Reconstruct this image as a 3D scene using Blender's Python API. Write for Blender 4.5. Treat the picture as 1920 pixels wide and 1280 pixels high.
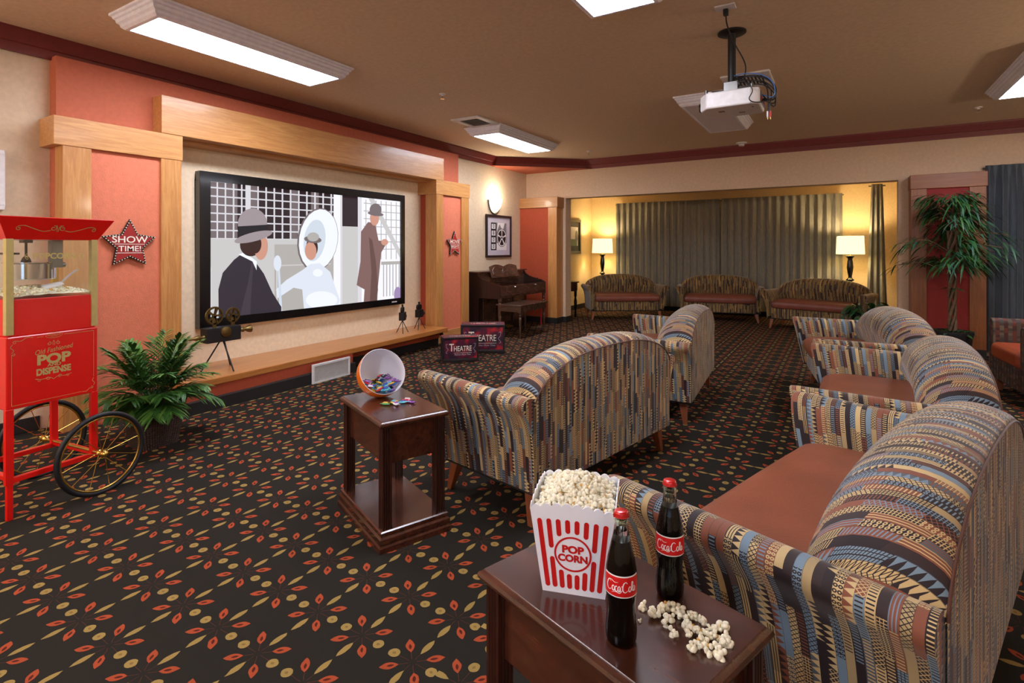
import bpy, math, random
from math import sin, cos, pi, radians, sqrt, atan2
from mathutils import Vector, Matrix
random.seed(7)
for o in list(bpy.data.objects): bpy.data.objects.remove(o)
S = bpy.context.scene
COL = S.collection

# ------------------------------------------------------------ camera, world, exposure
YAW = math.atan(0.612)
cam_d = bpy.data.cameras.new('camera'); cam = bpy.data.objects.new('camera', cam_d); COL.objects.link(cam)
cam.location = (0, 0, 1.3); cam.rotation_euler = (pi/2, 0, YAW)
cam_d.sensor_width = 36; cam_d.lens = 36*1000/1920.0; cam_d.shift_y = -174/1920.0
cam_d.clip_start = 0.05; cam_d.clip_end = 100
S.camera = cam
W = bpy.data.worlds.new('world'); S.world = W; W.use_nodes = True
W.node_tree.nodes['Background'].inputs[0].default_value = (0.55, 0.68, 1.0, 1)
W.node_tree.nodes['Background'].inputs[1].default_value = 1.0
S.view_settings.view_transform = 'Standard'; S.view_settings.look = 'None'
S.view_settings.gamma = 1; S.view_settings.exposure = 0.66
S.view_settings.use_curve_mapping = False
LIGHT_PANEL = 20.0     # ceiling fixture diffusers
def lamp(name, kind, loc, energy, color, rot=(0, 0, 0), size=0.3, size_y=None, parent=None, **kw):
    d = bpy.data.lights.new(name, kind); d.energy = energy; d.color = color
    if kind == 'AREA':
        d.shape = 'RECTANGLE'; d.size = size; d.size_y = size_y or size
    elif kind == 'POINT': d.shadow_soft_size = size
    elif kind == 'SPOT':
        d.shadow_soft_size = size; d.spot_size = kw.get('spot', 1.0); d.spot_blend = 0.6
    o = bpy.data.objects.new(name, d); COL.objects.link(o); o.location = loc; o.rotation_euler = rot
    return o
# daylight through the window in the wall behind the camera
lamp('window_daylight', 'AREA', (0.6, -2.9, 1.6), 85, (0.62, 0.74, 1.0), (radians(-90), 0, 0), 2.6, 1.4)

# ------------------------------------------------------------ materials
def lin(c):
    return tuple(((x/255.0)/12.92 if x/255.0 <= 0.04045 else ((x/255.0+0.055)/1.055)**2.4) for x in c)
class N:      # tiny expression layer over shader math nodes
    def __init__(s, nt, sock): s.nt, s.s = nt, sock
    def op(s, o, *a):
        n = s.nt.nodes.new('ShaderNodeMath'); n.operation = o
        for i, x in enumerate((s,)+a):
            if isinstance(x, N): s.nt.links.new(x.s, n.inputs[i])
            else: n.inputs[i].default_value = x
        return N(s.nt, n.outputs[0])
    def __add__(s, o): return s.op('ADD', o)
    __radd__ = __add__
    def __sub__(s, o): return s.op('SUBTRACT', o)
    def __mul__(s, o): return s.op('MULTIPLY', o)
    __rmul__ = __mul__
    def __truediv__(s, o): return s.op('DIVIDE', o)
    def lt(s, o): return s.op('LESS_THAN', o)
    def gt(s, o): return s.op('GREATER_THAN', o)
    def fract(s): return s.op('FRACT')
    def floor(s): return s.op('FLOOR')
    def abs(s): return s.op('ABSOLUTE')
    def sqrt(s): return s.op('SQRT')
    def max(s, o): return s.op('MAXIMUM', o)
    def min(s, o): return s.op('MINIMUM', o)
    def sin(s): return s.op('SINE')
def newmat(name):
    m = bpy.data.materials.new(name); m.use_nodes = True
    return m, m.node_tree, m.node_tree.nodes['Principled BSDF']
def mixc(nt, fac, a, b):
    n = nt.nodes.new('ShaderNodeMix'); n.data_type = 'RGBA'
    for sock, v in ((n.inputs[0], fac), (n.inputs[6], a), (n.inputs[7], b)):
        if isinstance(v, N): nt.links.new(v.s, sock)
        elif hasattr(v, 'links') : nt.links.new(v, sock)
        elif isinstance(v, (int, float)): sock.default_value = v
        else: sock.default_value = (*v, 1)
    return n.outputs[2]
def coords(nt, kind='Object', scale=(1, 1, 1)):
    tc = nt.nodes.new('ShaderNodeTexCoord'); mp = nt.nodes.new('ShaderNodeMapping')
    nt.links.new(tc.outputs[kind], mp.inputs[0]); mp.inputs['Scale'].default_value = scale
    return mp.outputs[0]
def xyz(nt, vec):
    n = nt.nodes.new('ShaderNodeSeparateXYZ'); nt.links.new(vec, n.inputs[0])
    return N(nt, n.outputs[0]), N(nt, n.outputs[1]), N(nt, n.outputs[2])
def noise(nt, vec, scale, detail=4, rough=0.5, dist=0):
    n = nt.nodes.new('ShaderNodeTexNoise'); nt.links.new(vec, n.inputs['Vector'])
    n.inputs['Scale'].default_value = scale; n.inputs['Detail'].default_value = detail
    n.inputs['Roughness'].default_value = rough; n.inputs['Distortion'].default_value = dist
    return N(nt, n.outputs[0])
def ramp(nt, fac, stops, const=False):
    n = nt.nodes.new('ShaderNodeValToRGB'); nt.links.new(fac.s, n.inputs[0])
    if const: n.color_ramp.interpolation = 'CONSTANT'
    e = n.color_ramp.elements
    while len(e) < len(stops): e.new(0.5)
    for i, (p, c) in enumerate(stops): e[i].position = p; e[i].color = (*c, 1)
    return n.outputs[0]
def bump(nt, b, h, strength=0.2, dist=0.01):
    n = nt.nodes.new('ShaderNodeBump'); nt.links.new(h.s if isinstance(h, N) else h, n.inputs['Height'])
    n.inputs['Strength'].default_value = strength; n.inputs['Distance'].default_value = dist
    nt.links.new(n.outputs[0], b.inputs['Normal'])
def whitenoise(nt, x, y, z=0.0):
    c = nt.nodes.new('ShaderNodeCombineXYZ')
    for i, v in enumerate((x, y, z)):
        if isinstance(v, N): nt.links.new(v.s, c.inputs[i])
        else: c.inputs[i].default_value = v
    w = nt.nodes.new('ShaderNodeTexWhiteNoise'); w.noise_dimensions = '3D'; nt.links.new(c.outputs[0], w.inputs[0])
    return N(nt, w.outputs[0])
M = {}
def plain(name, rgb, rough=0.6, metal=0.0, spec=0.5, var=0.06, nscale=30, bmp=0.0, bscale=200, coat=0.0):
    m, nt, b = newmat(name); c = lin(rgb)
    v = coords(nt); f = noise(nt, v, nscale, 3)
    nt.links.new(ramp(nt, f, [(0.3, tuple(x*(1-var) for x in c)), (0.7, tuple(min(1, x*(1+var)) for x in c))]), b.inputs['Base Color'])
    b.inputs['Roughness'].default_value = rough; b.inputs['Metallic'].default_value = metal
    b.inputs['Specular IOR Level'].default_value = spec; b.inputs['Coat Weight'].default_value = coat
    b.inputs['Coat Roughness'].default_value = 0.08
    if bmp: bump(nt, b, noise(nt, v, bscale, 4), bmp, 0.004)
    M[name] = m; return m
def wood(name, c1, c2, scale=(1, 1, 1), rough=0.4, coat=0.0, kind='Object', freq=1.0, bmp=0.05):
    m, nt, b = newmat(name); v = coords(nt, kind, scale)
    n1 = noise(nt, v, 3.0*freq, 6, 0.6, 1.2); n2 = noise(nt, v, 22*freq, 4, 0.6)
    f = (n1*7.0).sin()*0.22+0.35+n2*0.35
    nt.links.new(ramp(nt, f, [(0.15, lin(c1)), (0.85, lin(c2))]), b.inputs['Base Color'])
    b.inputs['Roughness'].default_value = rough; b.inputs['Coat Weight'].default_value = coat; b.inputs['Coat Roughness'].default_value = 0.1
    bump(nt, b, f, bmp, 0.003); M[name] = m; return m
def emit(name, rgb, strength, base=None):
    m, nt, b = newmat(name); c = lin(rgb)
    b.inputs['Base Color'].default_value = (*(lin(base) if base else c), 1)
    b.inputs['Emission Color'].default_value = (*c, 1); b.inputs['Emission Strength'].default_value = strength
    b.inputs['Roughness'].default_value = 0.7; M[name] = m; return m

plain('ceiling_paint', (216, 192, 162), 0.9, bmp=0.25, bscale=160)
plain('wall_cream', (212, 190, 160), 0.85, bmp=0.25, bscale=170)
plain('wall_tan', (205, 178, 150), 0.85, bmp=0.25, bscale=170)
plain('niche_cream', (244, 222, 188), 0.85, bmp=0.2, bscale=170)
plain('wall_yellow', (222, 196, 148), 0.85, bmp=0.2, bscale=170)
plain('terracotta', (186, 98, 68), 0.75, bmp=0.9, bscale=110)
plain('salmon', (214, 120, 88), 0.75, bmp=0.9, bscale=110)
plain('deep_red', (162, 66, 34), 0.75, bmp=0.3, bscale=110)
plain('crimson_panel', (140, 36, 32), 0.75, bmp=0.3, bscale=110)
plain('crown_maroon', (112, 38, 36), 0.5)
plain('black_base', (26, 22, 20), 0.7)
plain('white_plastic', (225, 222, 222), 0.4)
plain('off_white', (205, 200, 198), 0.6)
plain('fixture_white', (236, 238, 255), 0.5)
plain('switch_cream', (225, 205, 175), 0.5)
plain('black_plastic', (20, 19, 22), 0.45)
plain('black_gloss', (12, 12, 15), 0.25, coat=0.3)
plain('black_metal', (30, 27, 26), 0.5, metal=0.5)
plain('antique_bronze', (120, 98, 55), 0.38, metal=0.85)
plain('brass', (214, 178, 92), 0.25, metal=0.95, var=0.03)
plain('chrome', (215, 215, 218), 0.12, metal=1.0, var=0.02)
plain('steel_gray', (120, 118, 115), 0.35, metal=0.8)
plain('cart_red', (226, 16, 10), 0.35, coat=0.4, var=0.02)
plain('gold_paint', (196, 178, 112), 0.45, metal=0.2)
plain('tire_black', (18, 18, 22), 0.55)
plain('bowl_orange', (235, 120, 30), 0.3, coat=0.4, var=0.02)
plain('bowl_white', (235, 235, 242), 0.35, var=0.01)
plain('leather', (140, 78, 54), 0.36, var=0.14, nscale=5, bmp=0.35, bscale=150)
plain('leather_dark', (122, 68, 54), 0.4, var=0.1, nscale=8, bmp=0.2, bscale=150)
plain('leather_red', (150, 66, 38), 0.35, var=0.1, nscale=8)
plain('star_red', (150, 26, 24), 0.45)
plain('star_red_bright', (190, 44, 30), 0.45)
plain('bulb_white', (245, 238, 215), 0.3)
plain('letter_white', (240, 232, 215), 0.5)
plain('letter_red', (176, 26, 26), 0.5)
plain('carton_white', (238, 238, 244), 0.35, var=0.01)
plain('carton_red', (200, 28, 26), 0.35, var=0.02)
plain('popcorn', (244, 234, 208), 0.7, var=0.16, nscale=140)
plain('popcorn_hull', (214, 164, 84), 0.6)
plain('cola', (8, 3, 3), 0.3, spec=0.1, var=0.02)
plain('label_red', (205, 22, 22), 0.4, var=0.02)
plain('label_white', (244, 242, 240), 0.4, var=0.01)
plain('cap_red', (200, 20, 22), 0.3, coat=0.5, metal=0.2, var=0.02)
plain('leaf_green', (48, 92, 34), 0.45, var=0.35, nscale=14)
plain('leaf_light', (84, 130, 52), 0.45, var=0.3, nscale=14)
plain('leaf_deep', (38, 86, 46), 0.45, var=0.35, nscale=14)
plain('leaf_bluish', (52, 92, 72), 0.4, var=0.3, nscale=14)
plain('bark', (98, 74, 52), 0.8, var=0.3, nscale=40, bmp=0.5, bscale=80)
plain('moss', (70, 66, 40), 0.9, var=0.3, bmp=0.6, bscale=60)
plain('pot_black', (28, 24, 26), 0.5)
plain('mat_lilac', (196, 188, 200), 0.7)
plain('ink_black', (24, 22, 26), 0.6)
plain('ink_gray', (128, 124, 130), 0.6)
plain('paper_white', (226, 224, 226), 0.6)
plain('paper_green', (110, 128, 84), 0.6)
plain('frame_dark', (34, 26, 28), 0.4)
plain('frame_olive', (74, 66, 44), 0.4)
plain('felt_red', (170, 30, 40), 0.8)
plain('rca_red', (190, 30, 24), 0.4); plain('cable_blue', (60, 110, 180), 0.4); plain('cable_green', (60, 130, 80), 0.4)
wood('oak_y', (176, 116, 62), (214, 160, 98), (14, 1.0, 14), 0.38, 0.15)
wood('oak_z', (172, 110, 56), (212, 156, 92), (14, 14, 1.0), 0.38, 0.15)
wood('oak_x', (150, 98, 56), (190, 140, 86), (1.0, 14, 14), 0.4, 0.1)
wood('oak_red_z', (116, 64, 30), (156, 94, 50), (14, 14, 1.0), 0.42, 0.1)
wood('oak_red_x', (118, 66, 30), (158, 96, 50), (1.0, 14, 14), 0.42, 0.1)
wood('shelf_wood', (168, 102, 46), (204, 138, 74), (14, 1.0, 14), 0.3, 0.35)
wood('cherry_x', (48, 23, 15), (92, 48, 31), (1.6, 9, 9), 0.26, 0.5, freq=0.8)
wood('cherry_z', (34, 13, 10), (62, 26, 17), (14, 14, 1.5), 0.28, 0.6)
wood('walnut', (62, 42, 34), (104, 76, 60), (1.5, 12, 8), 0.25, 0.5)
wood('piano_wood', (58, 36, 28), (104, 68, 52), (10, 1.5, 6), 0.25, 0.5)
wood('piano_dark', (24, 13, 11), (46, 26, 20), (10, 4, 2), 0.3, 0.4)
wood('leg_wood', (118, 62, 36), (160, 92, 56), (12, 12, 2), 0.35, 0.3)

def carpet():
    m, nt, b = newmat('carpet'); M['carpet'] = m
    v = coords(nt); x, y, z = xyz(nt, v)
    wob = noise(nt, v, 40, 2)*0.006-0.003
    PX, PY = 0.2150, 0.2435
    fx = ((((x+0.75)/PX)+0.5).fract()-0.5)*PX+wob; fy = ((((y-3.223)/PY)+0.5).fract()-0.5)*PY+wob
    # a seam at x = -1.05: the broadloom to its left is laid a quarter turn round
    lx = ((((x+1.815)/0.224)+0.5).fract()-0.5)*0.224+wob; ly = ((((y-1.035)/0.232)+0.5).fract()-0.5)*0.232+wob
    lf = x.lt(-1.05); rt = lf*-1.0+1.0
    ax = lf*ly.abs()+rt*fx.abs(); ay = lf*lx.abs()+rt*fy.abs()
    def ell(u, w, ru, rw, e=1.0):      # normalised radius
        a = u/ru; c = w/rw
        return (a*a+c*c)
    def leaf(u, w, ru, rw):            # pointed leaf: |w| < rw*(1-(u/ru)^2)
        a = u/ru
        return (w.abs()/rw)+a*a
    dot = ell(ax, ay-0.0765, 0.0175, 0.0190)
    yl = leaf(ax-0.074, ay, 0.035, 0.0108)
    c, s = cos(radians(47)), sin(radians(47))
    u = ax*c+ay*s; w = ay*c-ax*s
    ol = leaf(u-0.073, w, 0.030, 0.0138)
    oc = leaf(u-0.068, w, 0.012, 0.0045)
    st = (w.abs().lt(0.0012)*u.lt(0.05)).max(ay.lt(0.0010)*ax.lt(0.045)).max(ax.lt(0.0010)*ay.lt(0.060))*(ell(ax, ay, 0.012, 0.012).gt(1.0))
    speck = noise(nt, v, 900, 2)
    yel = ramp(nt, speck, [(0.35, lin((108, 86, 44))), (0.7, lin((186, 156, 88)))])
    orr = ramp(nt, speck, [(0.35, lin((124, 48, 26))), (0.7, lin((190, 88, 50)))])
    gnd = ramp(nt, speck, [(0.35, lin((22, 20, 17))), (0.72, lin((50, 45, 37)))])
    col = mixc(nt, st*0.45, gnd, lin((110, 52, 32)))
    col = mixc(nt, ol.lt(1.0), col, orr); col = mixc(nt, oc.lt(1.0), col, lin((74, 28, 20)))
    col = mixc(nt, yl.lt(1.0), col, yel)
    col = mixc(nt, dot.lt(1.0), col, yel); col = mixc(nt, ell(ax, ay-0.0765, 0.005, 0.006).lt(1.0)*0.5, col, lin((96, 62, 30)))
    nt.links.new(col, b.inputs['Base Color']); b.inputs['Roughness'].default_value = 0.92
    b.inputs['Sheen Weight'].default_value = 0.0; b.inputs['Specular IOR Level'].default_value = 0.15
    bump(nt, b, noise(nt, v, 700, 3), 0.35, 0.003)
carpet()

def fabric(name, dark=1.0, w=0.0168, warm=False):
    m, nt, b = newmat(name); M[name] = m
    tc = nt.nodes.new('ShaderNodeUVMap'); x, y, z = xyz(nt, tc.outputs[0])
    si = (x/w).floor(); u = (x/w).fract()
    L = 0.115
    off = whitenoise(nt, si, 3.3)
    vv = y/L+off*1.0; sj = vv.floor(); v = vv.fract()
    r1 = whitenoise(nt, si, sj, 1.7); r2 = whitenoise(nt, si, sj, 5.1); r3 = whitenoise(nt, si, sj, 9.9)
    tan, mar, rus = (202, 174, 122), (34, 18, 21), (130, 74, 50)
    blu, drk = (116, 138, 154), (48, 31, 29)
    gry = (86, 92, 98)
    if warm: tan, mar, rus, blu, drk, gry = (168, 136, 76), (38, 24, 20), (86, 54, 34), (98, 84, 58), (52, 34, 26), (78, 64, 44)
    # stripes run in threes: a light one, a dark one, then a mixed one
    ph = ((si/3.0).fract()*3.0+.5).floor()
    cA = ramp(nt, r1, [(0, lin(tan)), (0.55, lin(tuple(q_*.85 for q_ in tan))), (0.80, lin(rus)), (0.88, lin(mar))], True)
    cB = ramp(nt, r1, [(0, lin(mar)), (0.48, lin(drk)), (0.78, lin(rus))], True)
    cC = ramp(nt, r1, [(0, lin(blu)), (0.30, lin(rus)), (0.50, lin(mar)), (0.82, lin(gry))], True)
    bg = mixc(nt, ph.gt(0.5), cA, mixc(nt, ph.gt(1.5), cB, cC))
    fgl = ramp(nt, r2, [(0, lin(tan)), (0.55, lin(blu)), (0.8, lin(rus))], True)
    light = ph.lt(0.5)*r1.lt(0.80)+ph.gt(1.5)*r1.lt(0.30)
    fg = mixc(nt, light, fgl, lin(mar))
    vm = v*L; um = u*w
    def rng(a, c): return r3.gt(a)*r3.lt(c)
    ladder = ((vm/0.0085).fract()).lt(0.38)*u.gt(0.12)*u.lt(0.88)
    tri = (((vm/0.017).fract()-0.5).abs()*2.0).lt(u)
    a = ((vm/0.011).fract()-0.5)*0.011; c = ((u*2.0).fract()-0.5)*w*0.5
    rr = (a*a+c*c).sqrt(); circ = rr.lt(0.0040)*rr.gt(0.0016)
    d1 = (((um+vm)/0.011).fract()).lt(0.22); d2 = (((um-vm)/0.011+20.0).fract()).lt(0.22)
    dia = d1.max(d2)
    hatch = ((vm/0.007).fract()).lt(0.3).max((u*3.0).fract().lt(0.22))
    lines = (u*3.0).fract().lt(0.35)
    mot = rng(0.22, 0.46)*ladder+rng(0.46, 0.60)*tri+rng(0.60, 0.72)*circ+rng(0.72, 0.83)*dia+rng(0.83, 0.92)*hatch+r3.gt(0.92)*lines
    col = mixc(nt, mot.min(1.0), bg, fg)
    edge = u.lt(0.05); col = mixc(nt, edge*0.6, col, lin((36, 22, 22)))
    nt.links.new(col, b.inputs['Base Color'])
    b.inputs['Roughness'].default_value = 0.75; b.inputs['Sheen Weight'].default_value = 0.25; b.inputs['Sheen Roughness'].default_value = 0.4
    weave = ((x*2600.0).sin()*(y*2600.0).sin())
    bump(nt, b, weave*0.3+mot, 0.15, 0.001)
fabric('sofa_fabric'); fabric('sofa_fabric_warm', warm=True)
def checker_fabric():
    m, nt, b = newmat('armchair_fabric'); M['armchair_fabric'] = m
    tc = nt.nodes.new('ShaderNodeUVMap'); x, y, z = xyz(nt, tc.outputs[0])
    i = (x/0.03).floor(); j = (y/0.022).floor(); s = ((i/2.0).fract()*2.0); r = whitenoise(nt, i, j)
    a = ramp(nt, r, [(0, lin((86, 40, 26))), (0.5, lin((58, 28, 22)))], True)
    c = ramp(nt, r, [(0, lin((92, 80, 64))), (0.35, lin((56, 48, 42))), (0.7, lin((70, 62, 54)))], True)
    nt.links.new(mixc(nt, s, a, c), b.inputs['Base Color']); b.inputs['Roughness'].default_value = 0.8
checker_fabric()
def curtain_mat(name, a, c):
    m, nt, b = newmat(name); M[name] = m; v = coords(nt, 'Object', (60, 60, 3))
    nt.links.new(ramp(nt, noise(nt, v, 4, 3), [(0.3, lin(a)), (0.7, lin(c))]), b.inputs['Base Color'])
    b.inputs['Roughness'].default_value = 0.6; b.inputs['Sheen Weight'].default_value = 0.3
curtain_mat('curtain_taupe', (100, 98, 88), (134, 130, 118)); curtain_mat('curtain_slate', (46, 54, 62), (66, 74, 84))
def wicker():
    m, nt, b = newmat('wicker'); M['wicker'] = m
    tc = nt.nodes.new('ShaderNodeUVMap'); x, y, z = xyz(nt, tc.outputs[0])
    i = (x/0.016).floor(); w = ((x/0.016).fract()*3.1416).sin()*((((y/0.012)+(i/2.0).fract()).fract()*3.1416).sin())
    nt.links.new(ramp(nt, w, [(0.1, lin((22, 12, 10))), (0.8, lin((92, 66, 54)))]), b.inputs['Base Color'])
    b.inputs['Roughness'].default_value = 0.5; bump(nt, b, w, 0.9, 0.006)
wicker()
def glassy(name, rgb=(255, 255, 255), rough=0.0, trans=1.0):
    m, nt, b = newmat(name); M[name] = m
    b.inputs['Base Color'].default_value = (*lin(rgb), 1); b.inputs['Roughness'].default_value = rough
    b.inputs['Transmission Weight'].default_value = trans; b.inputs['IOR'].default_value = 1.45
glassy('bottle_glass', (226, 240, 232))
def pane_glass():      # thin flat pane: mostly transparent, a little reflection
    m, nt, b = newmat('pane_glass'); M['pane_glass'] = m
    t = nt.nodes.new('ShaderNodeBsdfTransparent'); g = nt.nodes.new('ShaderNodeBsdfGlossy'); mx = nt.nodes.new('ShaderNodeMixShader')
    t.inputs[0].default_value = (0.97, 0.99, 0.98, 1); g.inputs['Roughness'].default_value = 0.03
    mx.inputs[0].default_value = 0.07; out = [n for n in nt.nodes if n.type == 'OUTPUT_MATERIAL'][0]
    nt.links.new(t.outputs[0], mx.inputs[1]); nt.links.new(g.outputs[0], mx.inputs[2]); nt.links.new(mx.outputs[0], out.inputs[0])
pane_glass()
emit('panel_glow', (236, 240, 255), LIGHT_PANEL)
emit('panel_off', (150, 140, 145), 0.0, (226, 220, 228))
emit('shade_glow', (255, 236, 176), 1.0, (240, 230, 190))
emit('sconce_glow', (255, 238, 205), 2.6)
def theatre_mat(name):
    m, nt, b = newmat(name); M[name] = m; v = coords(nt)
    n = noise(nt, v, 9, 3, 0.5)
    nt.links.new(ramp(nt, n, [(0.38, lin((44, 26, 46))), (0.52, lin((88, 24, 50))), (0.68, lin((190, 40, 48)))]), b.inputs['Base Color'])
    b.inputs['Roughness'].default_value = 0.35
theatre_mat('theatre_print')

# ------------------------------------------------------------ mesh builder
FR = {}
class MB:
    def __init__(s): s.v = []; s.f = []; s.m = []; s.uv = []
    def add(s, vs, fs, mi=0, uvs=None):
        o = len(s.v); s.v += [tuple(p) for p in vs]
        for f in fs:
            s.f.append([o+i for i in f]); s.m.append(mi)
            s.uv.append([uvs[i] if uvs else (0.0, 0.0) for i in f])
        return s
    def box(s, x0, x1, y0, y1, z0, z1, mi=0, T=None, uvs=1.0):
        P = [Vector((x, y, z)) for z in (z0, z1) for y in (y0, y1) for x in (x0, x1)]
        Q = [T @ p for p in P] if T else P
        for f, (a, b_) in (((0, 2, 3, 1), (0, 1)), ((4, 5, 7, 6), (0, 1)), ((0, 1, 5, 4), (0, 2)), ((2, 6, 7, 3), (0, 2)), ((0, 4, 6, 2), (1, 2)), ((1, 3, 7, 5), (1, 2))):
            s.add([Q[i] for i in f], [(0, 1, 2, 3)], mi, [(P[i][a], P[i][b_]) for i in f])
        return s
    def taper(s, c0, h0, c1, h1, mi=0, T=None):     # box frustum between two centres with half sizes
        P = []
        for c, h in ((c0, h0), (c1, h1)):
            for sx, sy in ((-1, -1), (1, -1), (1, 1), (-1, 1)): P.append(Vector((c[0]+sx*h[0], c[1]+sy*h[1], c[2])))
        if T: P = [T @ p for p in P]
        return s.add(P, [(3, 2, 1, 0), (4, 5, 6, 7), (0, 1, 5, 4), (1, 2, 6, 5), (2, 3, 7, 6), (3, 0, 4, 7)], mi, [(p.x+p.y, p.z) for p in P])
    def grid(s, P, mi=0, UV=None, cu=False, flip=False):
        n, k = len(P), len(P[0]); vs = [p for r in P for p in r]
        uv = [q for r in UV for q in r] if UV else None
        fs = []
        for i in range(n-1):
            for j in range(k if cu else k-1):
                a, b_, c, d = i*k+j, i*k+(j+1) % k, (i+1)*k+(j+1) % k, (i+1)*k+j
                fs.append((a, d, c, b_) if flip else (a, b_, c, d))
        return s.add(vs, fs, mi, uv)
    def lathe(s, prof, seg=24, c=(0, 0, 0), mi=0, T=None):
        P = []; UV = []; l = 0
        for i, (r, z) in enumerate(prof):
            if i: l += sqrt((r-prof[i-1][0])**2+(z-prof[i-1][1])**2)
            row = []; ur = []
            for j in range(seg+1):
                t = 2*pi*j/seg; p = Vector((c[0]+r*cos(t), c[1]+r*sin(t), c[2]+z))
                row.append(T @ p if T else p); ur.append((t*max(r, 0.02), l))
            P.append(row); UV.append(ur)
        return s.grid(P, mi, UV)
    def tube(s, pts, r, seg=8, mi=0, closed=False):
        pts = [Vector(p) for p in pts]; n = len(pts); P = []; up = None
        for i, p in enumerate(pts):
            a = pts[(i-1) % n] if (closed or i > 0) else p; c = pts[(i+1) % n] if (closed or i < n-1) else p
            t = (c-a).normalized()
            if up is None:
                up = Vector((0, 0, 1)) if abs(t.z) < 0.9 else Vector((1, 0, 0))
            x = t.cross(up)
            if x.length < 1e-5: x = t.cross(Vector((1, 0, 0)))
            x.normalize(); up = x.cross(t).normalized()
            rr = r[i] if isinstance(r, (list, tuple)) else r
            P.append([p+x*rr*cos(2*pi*j/seg)+up*rr*sin(2*pi*j/seg) for j in range(seg)])
        if closed: P.append(P[0])
        s.grid(P, mi, None, True, True)
        if not closed:
            s.add(P[0], [tuple(range(seg))], mi); s.add(P[-1], [tuple(reversed(range(seg)))], mi)
        return s
    def prism(s, poly, o, R, U, depth, mi=0, side=None):   # 2-D polygon in the R,U plane, extruded back from the front
        o, R, U = Vector(o), Vector(R), Vector(U); Nn = R.cross(U)
        F = [o+R*a+U*b_ for a, b_ in poly]; B = [p-Nn*depth for p in F]; n = len(F)
        ar = sum(poly[i][0]*poly[(i+1) % n][1]-poly[(i+1) % n][0]*poly[i][1] for i in range(n))
        idx = list(range(n)) if ar > 0 else list(reversed(range(n)))
        s.add(F, [tuple(idx)], mi, poly)
        if depth > 0:
            s.add(B, [tuple(reversed(idx))], mi, poly)
            for k in range(n):
                i, j = idx[k], idx[(k+1) % n]
                s.add([F[i], B[i], B[j], F[j]], [(0, 1, 2, 3)], mi if side is None else side)
        return s
    def text(s, t, size, o, R, U, mi=0, bold=0.0, xs=1.0, shear=0.0, depth=0.0008, align='CENTER', mp=None):
        cu = bpy.data.curves.new('lettering', 'FONT'); cu.body = t; cu.size = size; cu.align_x = align; cu.align_y = 'CENTER'
        cu.offset = bold*size; cu.extrude = 0; cu.resolution_u = 4; cu.shear = shear
        ob = bpy.data.objects.new('lettering', cu); COL.objects.link(ob)
        dg = bpy.context.evaluated_depsgraph_get(); dg.update()
        me = bpy.data.meshes.new_from_object(ob.evaluated_get(dg))
        o, R, U = Vector(o), Vector(R).normalized(), Vector(U).normalized(); Nn = R.cross(U)
        vs = []
        for v in me.vertices:
            a, b_ = v.co.x*xs, v.co.y
            vs.append(mp(a, b_) if mp else o+R*a+U*b_+Nn*depth)
        fs = [tuple(p.vertices) for p in me.polygons]
        s.add(vs, fs, mi)
        bpy.data.objects.remove(ob); bpy.data.curves.remove(cu); bpy.data.meshes.remove(me)
        return s
    def build(s, name, mats, parent=None, smooth=None, bevel=0.0, world=False, seg=2, sub=0):
        vs = s.v
        if world and parent is not None:
            inv = FR[parent.name].inverted(); vs = [inv @ Vector(p) for p in vs]
        me = bpy.data.meshes.new(name); me.from_pydata([tuple(p) for p in vs], [], s.f)
        if not isinstance(mats, (list, tuple)): mats = [mats]
        for m in mats: me.materials.append(M[m])
        me.polygons.foreach_set('material_index', s.m)
        uvl = me.uv_layers.new(name='UVMap'); flat = []
        for u in s.uv:
            for a in u: flat += [a[0], a[1]]
        uvl.data.foreach_set('uv', flat)
        if smooth is not None:
            import bmesh
            bm = bmesh.new(); bm.from_mesh(me); bmesh.ops.remove_doubles(bm, verts=bm.verts, dist=1e-5); bm.to_mesh(me); bm.free()
            me.polygons.foreach_set('use_smooth', [True]*len(me.polygons)); me.set_sharp_from_angle(angle=radians(smooth))
        me.update()
        o = bpy.data.objects.new(name, me); COL.objects.link(o)
        if parent is not None: o.parent = parent
        if bevel:
            if smooth is None:
                import bmesh
                bm = bmesh.new(); bm.from_mesh(me); bmesh.ops.remove_doubles(bm, verts=bm.verts, dist=1e-5); bm.to_mesh(me); bm.free()
            b = o.modifiers.new('bevel', 'BEVEL'); b.width = bevel; b.segments = seg; b.limit_method = 'ANGLE'; b.angle_limit = radians(40)
        if sub:
            b = o.modifiers.new('sub', 'SUBSURF'); b.levels = sub; b.render_levels = sub
        return o
def thing(name, label, cat, loc=(0, 0, 0), rz=0.0, group=None):
    o = bpy.data.objects.new(name, None); COL.objects.link(o); o.empty_display_size = 0.05
    o.location = loc; o.rotation_euler = (0, 0, rz); o['label'] = label; o['category'] = cat
    if group: o['group'] = group
    FR[o.name] = Matrix.Translation(Vector(loc)) @ Matrix.Rotation(rz, 4, 'Z')
    return o
def tag(o, label, cat, group=None, kind=None):
    o['label'] = label; o['category'] = cat
    if group: o['group'] = group
    if kind: o['kind'] = kind
    return o
def struct(o): o['kind'] = 'structure'; return o
def dup(root, loc, rz, label, group=None):
    r = root.copy(); COL.objects.link(r); r.location = loc; r.rotation_euler = (0, 0, rz); r['label'] = label
    if group: r['group'] = group
    FR[r.name] = Matrix.Translation(Vector(loc)) @ Matrix.Rotation(rz, 4, 'Z')
    for ch in list(root.children):
        c = ch.copy(); COL.objects.link(c); c.parent = r
        for g in list(ch.children):
            d = g.copy(); COL.objects.link(d); d.parent = c
    return r
def arc(cx, cy, rx, ry, a0, a1, n):
    return [(cx+rx*cos(radians(a0+(a1-a0)*i/n)), cy+ry*sin(radians(a0+(a1-a0)*i/n))) for i in range(n+1)]
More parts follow.
